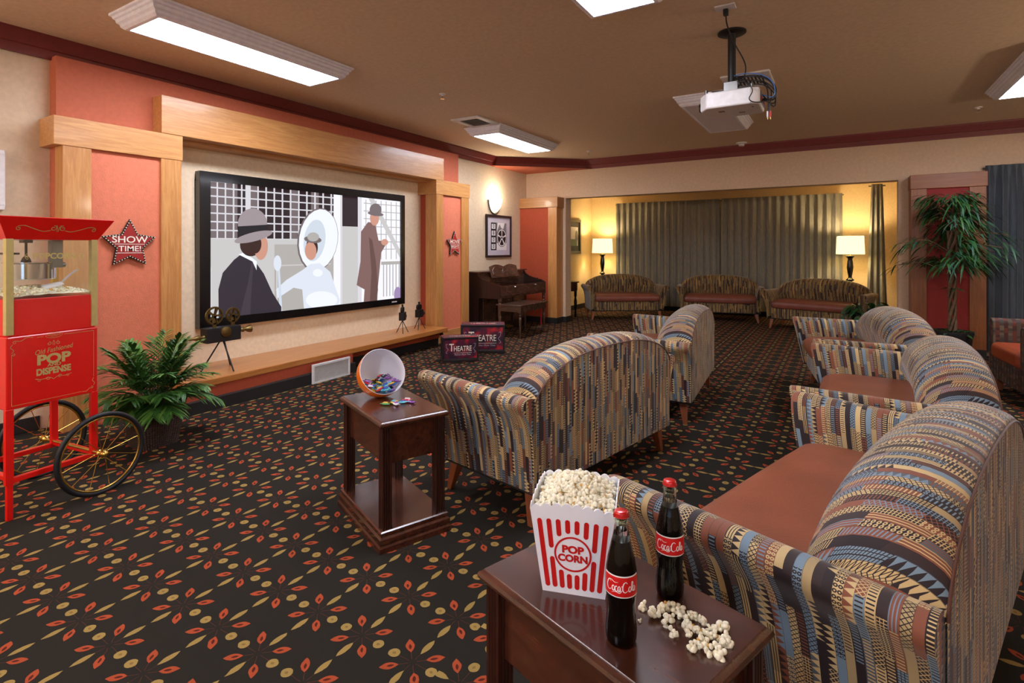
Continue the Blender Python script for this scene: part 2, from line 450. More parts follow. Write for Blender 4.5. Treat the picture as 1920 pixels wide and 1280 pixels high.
def ribbon(pts, w):       # a stroke of varying width as a list of quads (2-D)
    out = []; n = len(pts); L = []; Rr = []
    for i, p in enumerate(pts):
        a = pts[max(0, i-1)]; c = pts[min(n-1, i+1)]; dx, dy = c[0]-a[0], c[1]-a[1]; l = sqrt(dx*dx+dy*dy) or 1
        ww = (w[i] if isinstance(w, (list, tuple)) else w)/2
        L.append((p[0]-dy/l*ww, p[1]+dx/l*ww)); Rr.append((p[0]+dy/l*ww, p[1]-dx/l*ww))
    for i in range(n-1): out.append([Rr[i], Rr[i+1], L[i+1], L[i]])
    return out
def spline(pts, n=8):
    P = [Vector(p) for p in pts]; out = []
    for i in range(len(P)-1):
        p0, p1, p2, p3 = P[max(0, i-1)], P[i], P[i+1], P[min(len(P)-1, i+2)]
        for k in range(n):
            t = k/n
            out.append(0.5*((2*p1)+(p2-p0)*t+(2*p0-5*p1+4*p2-p3)*t*t+(3*p1-p0-3*p2+p3)*t**3))
    out.append(P[-1]); return out

# ------------------------------------------------------------ the room
XW, YB, ZC, ZS = -4.91, 8.53, 2.83, 2.67
XR, YF = 3.3, -3.0
m = MB(); m.box(-5.3, XR, YF, 11.4, -0.1, 0.0); struct(m.build('floor', 'carpet'))
m = MB(); m.box(-5.3, XR+.1, YF, YB+.22, ZC, ZC+0.1)
m.add([(XW-.1, 7.2, ZS), (XW-.1, YB+.02, ZS), (-3.55, YB+.02, ZS)], [(0, 1, 2)], 1)
struct(m.build('ceiling', ['ceiling_paint', 'terracotta']))
# left wall: cream, with the recess that holds the screen
m = MB()
for b_ in ((YF, 2.30, 0, ZC), (5.72, YB, 0, ZC), (2.30, 5.72, 2.26, ZC), (2.30, 5.72, 0, 0.185)):
    m.box(XW-.15, XW, b_[0], b_[1], b_[2], b_[3])
m.box(-5.12, -4.99, 2.2, 5.8, 0.1, 2.4, 1)
struct(m.build('wall_left', ['wall_cream', 'niche_cream']))
m = MB(); m.box(XW, -4.80, 1.56, 6.32, 2.24, ZS+.02); m.box(XW, -4.80, 1.56, 2.30, 0, 2.25); m.box(XW, -4.80, 5.72, 6.32, 0, 2.25)
struct(m.build('trim_1', 'terracotta'))
# back wall with the wide opening to the alcove
OX0, OX1, OZ = -4.11, 0.665, 2.19
m = MB(); m.box(XW-.15, OX0, YB, YB+.22, 0, ZC); m.box(OX1, XR, YB, YB+.22, 0, ZC); m.box(OX0, OX1, YB, YB+.22, OZ, ZC)
struct(m.build('wall_back', 'wall_tan'))
m = MB(); m.box(XR, XR+.1, YF, YB+.2, 0, ZC); struct(m.build('wall_right', 'wall_tan'))
m = MB(); m.box(-5.1, -0.9, YF-.12, YF, 0, ZC); m.box(2.1, XR, YF-.12, YF, 0, ZC); m.box(-0.9, 2.1, YF-.12, YF, 0, 0.8); m.box(-0.9, 2.1, YF-.12, YF, 2.35, ZC)
struct(m.build('wall_front', 'wall_tan'))
m = MB(); m.box(-0.95, 2.15, YF-.02, YF+.03, 0.75, 0.8); m.box(-0.95, 2.15, YF-.02, YF+.02, 2.35, 2.4)
for x in (-0.9, 0.58, 2.08): m.box(x-.03, x+.03, YF-.06, YF+.01, 0.8, 2.35)
w1 = struct(m.build('window_1', 'off_white'))
MB().box(-0.9, 2.1, YF-.05, YF-.045, 0.8, 2.35).build('pane', 'pane_glass', w1)
# alcove
AY, AX0, AX1 = 11.30, -4.80, 0.86
m = MB(); m.box(AX0-.1, AX1+.1, AY, AY+.1, 0, 2.5); m.box(AX0-.1, AX0, YB+.22, AY, 0, 2.5, 1); m.box(AX1, AX1+.1, YB+.22, AY, 0, 2.5)
struct(m.build('wall_alcove', ['wall_yellow', 'wall_yellow']))
struct(MB().box(AX0-.1, AX1+.1, YB+.21, AY+.1, 2.5, 2.6).build('ceiling_alcove', 'ceiling_paint'))
# baseboards
def base(name, bs):
    m = MB()
    for b_ in bs: m.box(*b_)
    struct(m.build(name, 'black_base', bevel=0.003))
base('baseboard_left', [(XW, XW+.015, YF, 1.5, 0, .1), (XW, XW+.015, 6.4, YB, 0, .1)])
base('baseboard_back', [(OX0-.14, OX0+.014, YB-.015, YB, 0, .1), (OX0, OX0+.014, YB-.015, YB+.22, 0, .1), (OX1-.014, OX1+.05, YB-.015, YB, 0, .1), (OX1-.014, OX1, YB, YB+.22, 0, .1)])
base('baseboard_alcove', [(AX0, AX0+.015, YB+.22, AY, 0, .1), (AX0, AX1, AY-.015, AY, 0, .1)])
# stepped crown moulding round the ceiling tray
prof = [(0.0, ZS), (0.018, ZS), (0.024, ZS+.035), (0.030, ZS+.05), (0.030, ZS+.062), (0.040, ZS+.066), (0.052, ZS+.10), (0.070, ZS+.135), (0.074, ZC-.012), (0.074, ZC)]
path = [(-4.895, YF), (-4.895, 7.445), (-3.715, YB), (XR, YB)]
def offs(path, d):
    out = []
    for i, p in enumerate(path):
        ns = []
        for a, b_ in ((i-1, i), (i, i+1)):
            if a < 0 or b_ >= len(path): continue
            dx, dy = path[b_][0]-path[a][0], path[b_][1]-path[a][1]; l = sqrt(dx*dx+dy*dy); ns.append((dy/l, -dx/l))
        n = ns[0] if len(ns) == 1 else ((ns[0][0]+ns[1][0])/2, (ns[0][1]+ns[1][1])/2)
        k = n[0]*n[0]+n[1]*n[1]; out.append((p[0]+n[0]*d/k, p[1]+n[1]*d/k))
    return out
m = MB(); m.grid([[(x, y, z) for x, y in offs(path, d)] for d, z in prof])
m.add([(-4.895, 7.445, ZS), (-3.715, YB, ZS), (-3.715, YB, ZC), (-4.895, 7.445, ZC)], [(0, 1, 2, 3)])
struct(m.build('trim_2', 'crown_maroon', smooth=30))

# ------------------------------------------------------------ wood-framed pilasters and beam round the screen
def trim(name, world_loc):
    o = bpy.data.objects.new(name, None); COL.objects.link(o); o.location = world_loc; o['kind'] = 'structure'; o.empty_display_size = .05
    FR[o.name] = Matrix.Translation(Vector(world_loc)); return o
FX = -4.66
t = trim('trim_3', (-4.8, 1.95, 0))
MB().box(XW, FX, 1.50, 2.36, 2.03, 2.235).build('rail', 'oak_y', t, bevel=.004, world=True)
MB().box(-4.8, FX-.005, 1.553, 1.725, 0, 2.03).build('stile', 'oak_z', t, bevel=.003, world=True)
MB().box(-5.0, FX-.005, 2.195, 2.352, 0, 2.03).build('stile', 'oak_z', t, bevel=.003, world=True)
MB().box(-4.8, FX-.03, 1.72, 2.2, 0, 2.03).build('panel', 'salmon', t, world=True)
t = trim('trim_4', (-4.8, 6.0, 0))
MB().box(-5.0, FX, 5.645, 6.42, 2.045, 2.245).build('rail', 'oak_y', t, bevel=.004, world=True)
MB().box(-4.86, FX-.005, 5.655, 5.80, 0.1, 2.045).build('stile', 'oak_z', t, bevel=.003, world=True)
MB().box(-4.8, FX-.005, 6.225, 6.404, 0, 2.045).build('stile', 'oak_z', t, bevel=.003, world=True)
MB().box(-4.8, FX-.03, 5.79, 6.23, 0.16, 2.045).build('panel', 'salmon', t, world=True)
MB().box(-4.8, FX-.005, 5.655, 6.24, 0, 0.16).build('lower_rail', 'oak_y', t, bevel=.003, world=True)
MB().box(-5.0, -4.87, 5.70, 5.74, 0.2, 2.05).build('side_panel', 'deep_red', t, world=True)
t = trim('trim_5', (-4.7, 4.0, 2.24))
MB().box(-4.82, FX+.003, 2.195, 5.805, 2.237, 2.545).build('beam', 'oak_y', t, bevel=.004, world=True)
MB().box(-5.0, -4.80, 2.3, 5.72, 2.21, 2.25).build('soffit_board', 'oak_y', t, world=True)
# pilaster in the far corner and the one behind the tree
t = trim('trim_6', (-4.5, 8.28, 0))
MB().box(XW, -4.14, 8.265, YB, 2.02, 2.20).build('rail', 'oak_x', t, bevel=.004, world=True)
MB().box(-4.33, -4.16, 8.28, YB, 0.1, 2.02).build('stile', 'oak_z', t, bevel=.003, world=True)
MB().box(XW, -4.32, 8.30, YB, 0.1, 2.02).build('panel', 'deep_red', t, world=True)
MB().box(XW, -4.15, 8.27, YB, 0, 0.1).build('plinth', 'black_base', t, world=True)
t = trim('trim_7', (1.1, 8.28, 0))
MB().box(0.765, 1.50, 8.265, YB, 2.04, 2.215).build('rail', 'oak_red_x', t, bevel=.004, world=True)
MB().box(0.772, 0.93, 8.28, YB, 0.1, 2.04).build('stile', 'oak_red_z', t, bevel=.003, world=True)
MB().box(1.335, 1.49, 8.28, YB, 0.1, 2.04).build('stile', 'oak_red_z', t, bevel=.003, world=True)
MB().box(0.92, 1.34, 8.30, YB, 0.1, 2.04).build('panel', 'crimson_panel', t, world=True)
MB().box(0.772, 1.49, 8.27, YB, 0, 0.1).build('plinth', 'black_base', t, world=True)

# ledge below the screen
t = thing('display_ledge', 'long honey oak ledge running along the wall beneath the movie screen', 'shelf', (-4.6, 4.0, 0))
m = MB(); poly = [(-4.985, 2.20), (-4.325, 2.20), (-4.47, 5.66), (-4.985, 5.66)]
m.prism([(a, b_) for a, b_ in poly], (0, 0, 0.243), (1, 0, 0), (0, 1, 0), 0.055); m.build('ledge_top', 'shelf_wood', t, bevel=.006, world=True)
m = MB(); m.prism([(-4.905, 2.22), (-4.335, 2.22), (-4.40, 3.95), (-4.60, 3.97), (-4.60, 5.64), (-4.905, 5.64)], (0, 0, 0.188), (1, 0, 0), (0, 1, 0), 0.093)
m.build('apron', 'deep_red', t, world=True)
m = MB(); m.prism([(-4.905, 2.22), (-4.285, 2.22), (-4.315, 3.355), (-4.345, 3.355), (-4.355, 3.95), (-4.59, 3.97), (-4.62, 5.64), (-4.905, 5.64)], (0, 0, 0.095), (1, 0, 0), (0, 1, 0), 0.095)
m.build('base', 'black_base', t, world=True)
g = thing('floor_register', 'white louvred air return grille below the oak ledge', 'vent', (-4.3, 3.6, 0.02))
m = MB(); A, B = Vector((-4.31, 3.36, 0)), Vector((-4.325, 3.83, 0)); R = (B-A).normalized()
def reg(u0, u1, z0, z1, d0, d1, mb):
    T = Matrix((( R.x, R.y, 0, A.x), (R.y, -R.x, 0, A.y), (0, 0, 1, 0), (0, 0, 0, 1)))
    mb.box(u0, u1, d0, d1, z0, z1, 0, T)
L_ = (B-A).length
for a in ((0, L_, .165, .185), (0, L_, .0, .02), (0, .02, .02, .165), (L_-.02, L_, .02, .165)): reg(*a, 0, .02, m)
m.build('frame', 'white_plastic', g, world=True, bevel=.002)
m = MB()
for k in range(12): reg(.02, L_-.02, .025+k*.0117, .032+k*.0117, .004, .014, m)
reg(.02, L_-.02, .02, .165, 0, .003, m); m.build('louvre', 'off_white', g, world=True)

# ------------------------------------------------------------ movie screen with a plain garden scene
def at_plane(px, py, X):     # photo pixel to a point on a plane x = X
    u, v = (px-960)/1000.0, (466-py)/1000.0; f = (-sin(YAW), cos(YAW)); r = (cos(YAW), sin(YAW))
    d = (f[0]+r[0]*u, f[1]+r[1]*u, v); k = X/d[0]; return (d[1]*k, 1.3+d[2]*k)
t = thing('movie_screen', 'large black-framed wall screen showing a pale garden scene with three people', 'screen', (-4.95, 3.96, 0.56))
SY0, SY1, SZ0, SZ1, SX = 2.63, 5.295, 0.57, 2.005, -4.925
m = MB(); bw = .085
for a in ((SY0, SY1, SZ1-bw, SZ1), (SY0, SY1, SZ0, SZ0+bw), (SY0, SY0+bw*1.15, SZ0+bw, SZ1-bw), (SY1-bw*.8, SY1, SZ0+bw, SZ1-bw)): m.box(-4.988, SX+.02, *a)
m.build('frame', 'black_gloss', t, world=True, bevel=.004)
MB().box(SX+.0205, SX+.022, 5.05, 5.14, SZ0+.035, SZ0+.05).build('badge', 'off_white', t, world=True)
picm = {}
def pm(name, rgb, e=0.75): emit('screen_'+name, rgb, e, (10, 10, 10)); picm[name] = 'screen_'+name
for n_, c_ in dict(wall=(168, 164, 160), wall2=(190, 188, 188), lattice=(206, 204, 210), darkbg=(40, 26, 30), bright=(232, 232, 244), suit=(44, 36, 46), suit2=(58, 50, 60), hat=(150, 138, 142), band=(24, 20, 24), hair=(52, 28, 22), skin=(196, 142, 122), white=(228, 232, 240), white2=(196, 206, 218), lace=(210, 216, 228), coat=(122, 92, 88), coat2=(96, 70, 66), pink=(206, 120, 120), lilac=(150, 130, 170), mid=(110, 98, 100)).items(): pm(n_, c_)
order = list(picm); mats = [picm[k] for k in order]
m = MB(); lay = [0.0]
def cp(x, y): return at_plane(340+x/3.048, 280+y/3.048, -4.93)
def pic(poly, mat, raw=False):
    lay[0] += 0.00012
    pts = [cp(*p) for p in poly]
    pts = [(min(max(a, SY0+.07), SY1-.05), min(max(b_, SZ0+.07), SZ1-.07)) for a, b_ in pts]
    m.prism([(a, b_) for a, b_ in pts], (-4.935+lay[0], 0, 0), (0, 1, 0), (0, 0, 1), 0, order.index(mat))
def pell(cx, cy, rx, ry, mat, n=22, rot=0):
    c, s_ = cos(radians(rot)), sin(radians(rot))
    pic([(cx+rx*cos(2*pi*i/n)*c-ry*sin(2*pi*i/n)*s_, cy+rx*cos(2*pi*i/n)*s_+ry*sin(2*pi*i/n)*c) for i in range(n)], mat)
pic([(120, 130), (1290, 250), (1290, 900), (120, 1000)], 'wall')
def P2(u, v):      # 0..1 on the picture
    yl, yr = 160+(u*0), 0
    x = 145+1107*u; top = 165+(275-165)*u; bot = 985+(860-985)*u
    return (x, top+(bot-top)*v)
def rect(u0, u1, v0, v1, mat): pic([P2(u0, v0), P2(u1, v0), P2(u1, v1), P2(u0, v1)], mat)
rect(0, 1, 0, .45, 'darkbg')
for a, b_ in ((.02, .16), (.22, .26), (.43, .47), (.54, .58)): rect(a, b_, 0, .42, 'mid')
for k in range(17): u = .01+k*.042; rect(u, u+.008, 0, .42, 'lattice')
for k in range(7): rect(0, .66, .055+k*.06, .065+k*.06, 'lattice')
rect(0, .66, .0, .02, 'lattice'); rect(0, .66, .42, .47, 'wall2'); rect(0, .35, .46, 1, 'wall2'); rect(.35, .66, .46, 1, 'wall')
for u in (.02, .36, .55): rect(u, u+.16 if u < .5 else .64, .62, .63, 'wall2'); rect(u, u+.005, .62, 1, 'lattice')
rect(.20, .225, 0, .44, 'lattice'); rect(.655, .69, 0, 1, 'bright'); rect(.69, .79, .30, 1, 'wall2'); rect(.69, .70, 0, 1, 'lattice'); rect(.78, .80, 0, 1, 'lattice')
rect(.80, 1, 0, 1, 'bright')
for k in range(7): rect(.82+k*.026, .824+k*.026, .05, .6, 'wall')
for k in range(7): rect(.81, 1, .08+k*.07, .087+k*.07, 'wall')
pic([P2(.83, .0), P2(.86, .0), P2(1, .52), P2(1, .60)], 'wall2'); rect(.9, 1, .62, .65, 'wall'); 
for k in range(6): rect(.91+k*.016, .915+k*.016, .65, .95, 'wall')
# parasol and the person in white
pell(778, 515, 116, 182, 'mid', rot=8); pell(782, 515, 110, 175, 'white', rot=8); pell(760, 520, 62, 120, 'white2', rot=8)
pic([(700, 925), (690, 800), (640, 790), (550, 850), (540, 800), (600, 745), (690, 690), (735, 655), (790, 650), (850, 700), (880, 790), (905, 860), (895, 905)], 'lace')
pell(800, 860, 90, 50, 'white'); pell(745, 560, 34, 56, 'hair'); pell(738, 580, 33, 52, 'skin', rot=-4); pell(750, 515, 50, 20, 'mid', rot=6); pell(752, 500, 34, 26, 'wall')
pic([(560, 945), (548, 660), (560, 655), (576, 940)], 'white2'); pell(548, 650, 22, 45, 'lace'); pell(778, 705, 28, 22, 'white')
# person in a dark jacket seen from behind, round grey hat
pic([(212, 985), (210, 800), (235, 705), (300, 630), (345, 595), (420, 640), (470, 710), (520, 820), (570, 900), (570, 945), (420, 965)], 'suit')
pic([(330, 985), (380, 760), (400, 640), (412, 645), (400, 780), (392, 972)], 'suit2')
pic([(325, 600), (360, 588), (430, 640), (428, 690), (405, 640)], 'white'); pell(395, 545, 62, 66, 'hair'); pell(455, 560, 38, 72, 'skin', rot=4); pell(420, 540, 36, 55, 'hair')
pell(405, 425, 84, 88, 'hat'); pic([(318, 440), (490, 430), (492, 480), (325, 505)], 'band'); pell(410, 500, 112, 26, 'hat', rot=-14)
# person in a brown coat
pic([(1040, 880), (1045, 800), (1000, 775), (1022, 640), (1025, 470), (1065, 415), (1105, 420), (1125, 520), (1175, 530), (1140, 590), (1130, 700), (1120, 800), (1118, 872)], 'coat')
pic([(1075, 870), (1085, 700), (1070, 500), (1090, 520), (1110, 640), (1122, 800), (1115, 868)], 'coat2'); pell(1102, 392, 26, 44, 'skin'); pell(1108, 345, 34, 36, 'mid'); pell(1108, 368, 46, 12, 'mid', rot=8); pell(1160, 530, 20, 18, 'skin')
pell(1235, 830, 22, 45, 'lilac')
m.build('picture', mats, t, world=True)
MB().box(-4.985, -4.937, SY0+.03, SY1-.03, SZ0+.03, SZ1-.03).build('panel', 'black_plastic', t, world=True)

# ------------------------------------------------------------ star signs
def star_sign(loc, R5, word1, word2, label, red):
    t = thing('star_sign', label, 'sign', loc)
    c = Vector(loc); X0 = loc[0]
    def star(k): return [((R5*k if i % 2 == 0 else R5*k*0.50)*sin(i*pi/5), (R5*k if i % 2 == 0 else R5*k*0.50)*cos(i*pi/5)) for i in range(10)]
    m = MB(); m.prism(star(1.0), (0, 0, 0), (0, 1, 0), (0, 0, 1), 0.018); m.build('body', 'black_plastic', t, bevel=.002)
    t2 = MB(); t2.prism(star(.86), (0.002, 0, 0), (0, 1, 0), (0, 0, 1), 0.002); t2.build('face', red, t)
    m = MB(); st = star(.935)
    for i in range(10):
        a, b_ = st[i], st[(i+1) % 10]; n = 6
        for k in range(n):
            f = k/n; p = (0.003, a[0]+(b_[0]-a[0])*f, a[1]+(b_[1]-a[1])*f)
            T = Matrix.Translation(p) @ Matrix.Rotation(pi/2, 4, 'Y')
            m.lathe([(0.0042*R5/.19, 0), (0.0036*R5/.19, .003), (0.0018*R5/.19, .0045), (0, .005)], 6, T=T)
    m.build('bulb', 'bulb_white', t)['kind'] = 'stuff'
    m = MB(); k = R5/.19
    m.text(word1, .068*k, (0, 0, .034*k), (0, 1, 0), (0, 0, 1), 0, bold=.012, depth=.004, xs=1.15)
    m.text(word2, .058*k, (0, 0, -.034*k), (0, 1, 0), (0, 0, 1), 0, bold=.012, depth=.004, xs=1.1)
    m.box(.0035, .004, -.10*k, .10*k, .0*k, .004*k); m.box(.0035, .004, -.085*k, .085*k, -.066*k, -.062*k)
    m.build('lettering', 'letter_white', t)
star_sign((-4.662, 1.971, 1.333), .195, 'SHOW', 'TIME!', 'red star sign reading SHOW TIME! with black bulb-studded edge', 'star_red')
star_sign((-4.662, 6.055, 1.365), .185, 'MOVIE', 'NIGHT', 'bright red star sign reading MOVIE NIGHT on the right pilaster', 'star_red_bright')

# ------------------------------------------------------------ ceiling fixtures, vents, sprinklers
def ceiling_light(name, cx, cy, on, label, Lx=.40, Ly=1.42):
    t = thing(name, label, 'ceiling light', (cx, cy, ZC))
    hx, hy = Lx/2, Ly/2; pr = [(.075, 0), (.075, -.014), (.062, -.020), (.058, -.034), (.048, -.040), (.044, -.058), (.030, -.068), (.026, -.084), (.010, -.098), (.0, -.10), (-.012, -.10), (-.016, -.094)]
    m = MB(); m.grid([[(sx*(hx+d), sy*(hy+d), z) for sx, sy in ((-1, -1), (1, -1), (1, 1), (-1, 1))] for d, z in pr], 0, None, True, True)
    m.build('housing', 'fixture_white', t, smooth=25)
    m = MB(); m.box(-hx+.012, hx-.012, -hy+.012, hy-.012, -.097, -.090)
    m.build('diffuser', 'panel_glow' if on else 'panel_off', t)
ceiling_light('ceiling_light', -3.78, 2.375, True, 'lit white fluorescent ceiling fixture above the show time sign')
ceiling_light('ceiling_light', -3.78, 6.245, True, 'lit white fluorescent ceiling fixture above the piano side, beside a vent')
ceiling_light('ceiling_light', -1.10, 2.375, True, 'lit white ceiling fixture cut off by the top edge of the view')
ceiling_light('ceiling_light', 1.50, 6.10, True, 'lit white ceiling fixture at the far right above the curtain')
ceiling_light('ceiling_light', -1.15, 6.22, False, 'unlit white ceiling fixture behind the hanging projector')
ceiling_light('ceiling_light', 1.50, 2.375, False, 'unlit white ceiling fixture above the nearest loveseat')
ceiling_light('ceiling_light', -3.78, -1.4, True, 'lit white ceiling fixture at the rear left of the room')
ceiling_light('ceiling_light', -1.10, -1.4, True, 'lit white ceiling fixture at the rear middle of the room')
ceiling_light('ceiling_light', 1.50, -1.4, False, 'unlit white ceiling fixture at the rear right of the room')
def vent(cx, cy, label, sx=.40, sy=.46):
    t = thing('ceiling_vent', label, 'vent', (cx, cy, ZC))
    m = MB(); hx, hy = sx/2, sy/2
    for a in ((-hx, hx, -hy, -hy+.07), (-hx, hx, hy-.07, hy), (-hx, -hx+.07, -hy+.07, hy-.07), (hx-.07, hx, -hy+.07, hy-.07)): m.box(*a, -.018, 0)
    m.build('frame', 'white_plastic', t, bevel=.006)
    m = MB(); m.box(-hx+.07, hx-.07, -hy+.07, hy-.07, -.003, 0, 1)
    for k in range(9):
        x = -hx+.09+k*(sx-.18)/8; T = Matrix.Translation((x, 0, -.012)) @ Matrix.Rotation(radians(35), 4, 'Y')
        m.box(-.011, .011, -hy+.07, hy-.07, -.001, .001, 0, T)
    m.build('louvre', ['off_white', 'black_plastic'], t)
vent(-3.72, 5.235, 'white square ceiling vent at the near end of the lit fixture by the piano')
vent(-0.70, 5.24, 'white square ceiling vent behind the projector mount')
for x, y, l in ((-3.34, 4.14, 'small white ceiling sprinkler between the two left light fixtures'), (-3.34, 7.76, 'small white ceiling sprinkler near the far crown moulding corner'), (1.295, 7.56, 'small white ceiling sprinkler by the far right light fixture')):
    t = thing('sprinkler', l, 'sprinkler', (x, y, ZC))
    MB().lathe([(0, 0), (.035, 0), (.033, -.008), (.012, -.014), (.010, -.022), (0, -.022)], 16).build('escutcheon', 'white_plastic', t, smooth=40)
    m = MB(); m.lathe([(.0, -.02), (.006, -.02), (.006, -.045), (.02, -.048), (.02, -.051), (0, -.051)], 12); m.build('head', 'chrome', t, smooth=40)
t = thing('smoke_detector', 'round white smoke detector on the ceiling near the back crown moulding', 'smoke detector', (-1.193, 8.30, ZC))
MB().lathe([(0, 0), (.075, 0), (.075, -.012), (.06, -.022), (0, -.022)], 24).build('base', 'white_plastic', t, smooth=40)
MB().lathe([(0, -.022), (.042, -.022), (.04, -.045), (.03, -.052), (0, -.052)], 20).build('sensor', 'off_white', t, smooth=40)

# ------------------------------------------------------------ wall sconce and framed pictures
def sconce(loc, rz, label, watts):
    t = thing('wall_sconce', label, 'wall lamp', loc, rz)
    P = []; n = 18
    for i in range(9):
        f = i/8; r = .155*sqrt(max(0, 1-(1-f)**2)); z = .215*f
        P.append([(r*.85*sin(pi*j/n), -r*cos(pi*j/n), z) for j in range(n+1)])
    MB().grid(P, flip=True).build('bowl', 'sconce_glow', t, smooth=60)
    m = MB(); m.tube([(.012, -.175*cos(a), .205-.225*sin(a)) for a in [pi*k/16 for k in range(17)]], .013, 6); m.box(0, .03, -.06, .06, .05, .16); m.build('bracket', 'steel_gray', t, smooth=50)
    p = FR[t.name] @ Vector((.16, 0, .26)); lamp('sconce_bulb', 'POINT', p, watts, (1.0, 0.87, 0.70), size=.06)
sconce((XW, 7.44, 1.90), 0, 'lit half-bowl wall sconce above the film reel picture', 9)
FILL_WATTS = 40  # extra sconces added out of view, to bounce more light off the ceiling
for i, (x, y, a, l) in enumerate([(XR, 4.6, 180, 'far one on the right side wall'), (XW, -1.9, 0, 'rearmost on the screen wall'), (-3.2, YF, 90, 'left one on the rear wall'), (2.7, YF, 90, 'right one on the rear wall')]):
    sconce((x, y, 1.90), radians(a), 'added unseen half-bowl sconce brightening the ceiling, '+l, FILL_WATTS)
t = thing('film_reel_picture', 'black-framed monochrome film reel picture hanging above the piano', 'picture', (XW, 7.57, 1.15))
def framed(t, X, y0, y1, z0, z1, fw, fm, mat, bev=.004, sgn=1):
    m = MB()
    for a in ((y0, y1, z1-fw, z1), (y0, y1, z0, z0+fw), (y0, y0+fw, z0+fw, z1-fw), (y1-fw, y1, z0+fw, z1-fw)): m.box(X, X+.032, *a)
    m.build('frame', fm, t, world=True, bevel=bev); MB().box(X, X+.012, y0+fw, y1-fw, z0+fw, z1-fw).build('mount', mat, t, world=True)
framed(t, XW, 7.185, 7.96, 1.155, 1.865, .035, 'frame_dark', 'mat_lilac')
m = MB(); X = XW+.013; 
def q(y0, y1, z0, z1, mi): lay[0] += .00003; m.box(X, X+.0008+lay[0]*.05, y0, y1, z0, z1, mi)
y0, y1, z0, z1 = 7.335, 7.815, 1.275, 1.735
m.box(X, X+.0008, y0, y1, z0, z1, 1)
m.box(X, X+.0012, y0, y0+.16, z0, z1, 0)
for k in range(4): m.box(X, X+.0020, y0+.02, y0+.13, z0+.02+k*.112, z0+.10+k*.112, 2); m.text(str((0, 0, 8, 0)[k]), .09, (X+.0022, y0+.075, z0+.06+k*.112), (0, 1, 0), (0, 0, 1), 0, bold=.01, xs=1.2)
m.box(X, X+.0014, y0+.17, y1, z0, z0+.12, 3)
m.prism([(y0+.2, z1), (y0+.17, z1-.16), (y0+.26, z1-.02), (y0+.36, z1-.14), (y0+.42, z1)], (X+.0018, 0, 0), (0, 1, 0), (0, 0, 1), 0, 3)
cy, cz = y0+.33, z0+.21
for r, mi, e in ((.155, 0, .0022), (.145, 3, .0025), (.128, 0, .0028), (.035, 3, .0031), (.02, 0, .0034)): m.prism([(cy+r*cos(2*pi*i/28), cz+r*sin(2*pi*i/28)) for i in range(28)], (X+e, 0, 0), (0, 1, 0), (0, 0, 1), 0, mi)
for k in range(5):
    a = 2*pi*k/5+.3
    for qd in ribbon([(cy+.02*cos(a), cz+.02*sin(a)), (cy+.135*cos(a), cz+.135*sin(a))], [.016, .03]): m.prism(qd, (X+.0030, 0, 0), (0, 1, 0), (0, 0, 1), 0, 3)
m.build('print', ['ink_black', 'ink_gray', 'paper_white', 'paper_white'], t, world=True)
t = thing('wall_picture', 'white-framed picture cut off at the left edge above the popcorn cart', 'picture', (XW, 1.0, 1.56))
framed(t, XW, .72, 1.305, 1.565, 1.975, .03, 'white_plastic', 'mat_lilac')
t = thing('alcove_picture', 'olive-framed picture partly hidden on the left wall of the alcove', 'picture', (AX0, 10.35, 1.2))
framed(t, AX0, 9.95, 10.67, 1.19, 1.93, .06, 'frame_olive', 'ink_black', .003)
m = MB(); m.box(AX0+.012, AX0+.014, 10.12, 10.54, 1.36, 1.76, 0); m.box(AX0+.012, AX0+.0145, 10.14, 10.5, 1.36, 1.50, 1)
m.prism([(10.46+.07*cos(2*pi*i/16), 1.56+.13*sin(2*pi*i/16)) for i in range(16)], (AX0+.0155, 0, 0), (0, 1, 0), (0, 0, 1), 0, 2); m.build('print', ['paper_white', 'paper_green', 'ink_gray'], t, world=True)
t = thing('light_switch', 'small cream light switch on the narrow wall left of the tree', 'light switch', (.705, YB, 1.25))
MB().box(.685, .735, YB-.006, YB, 1.24, 1.355).build('plate', 'switch_cream', t, world=True, bevel=.002)
MB().box(.702, .718, YB-.010, YB-.006, 1.275, 1.32).build('rocker', 'white_plastic', t, world=True)

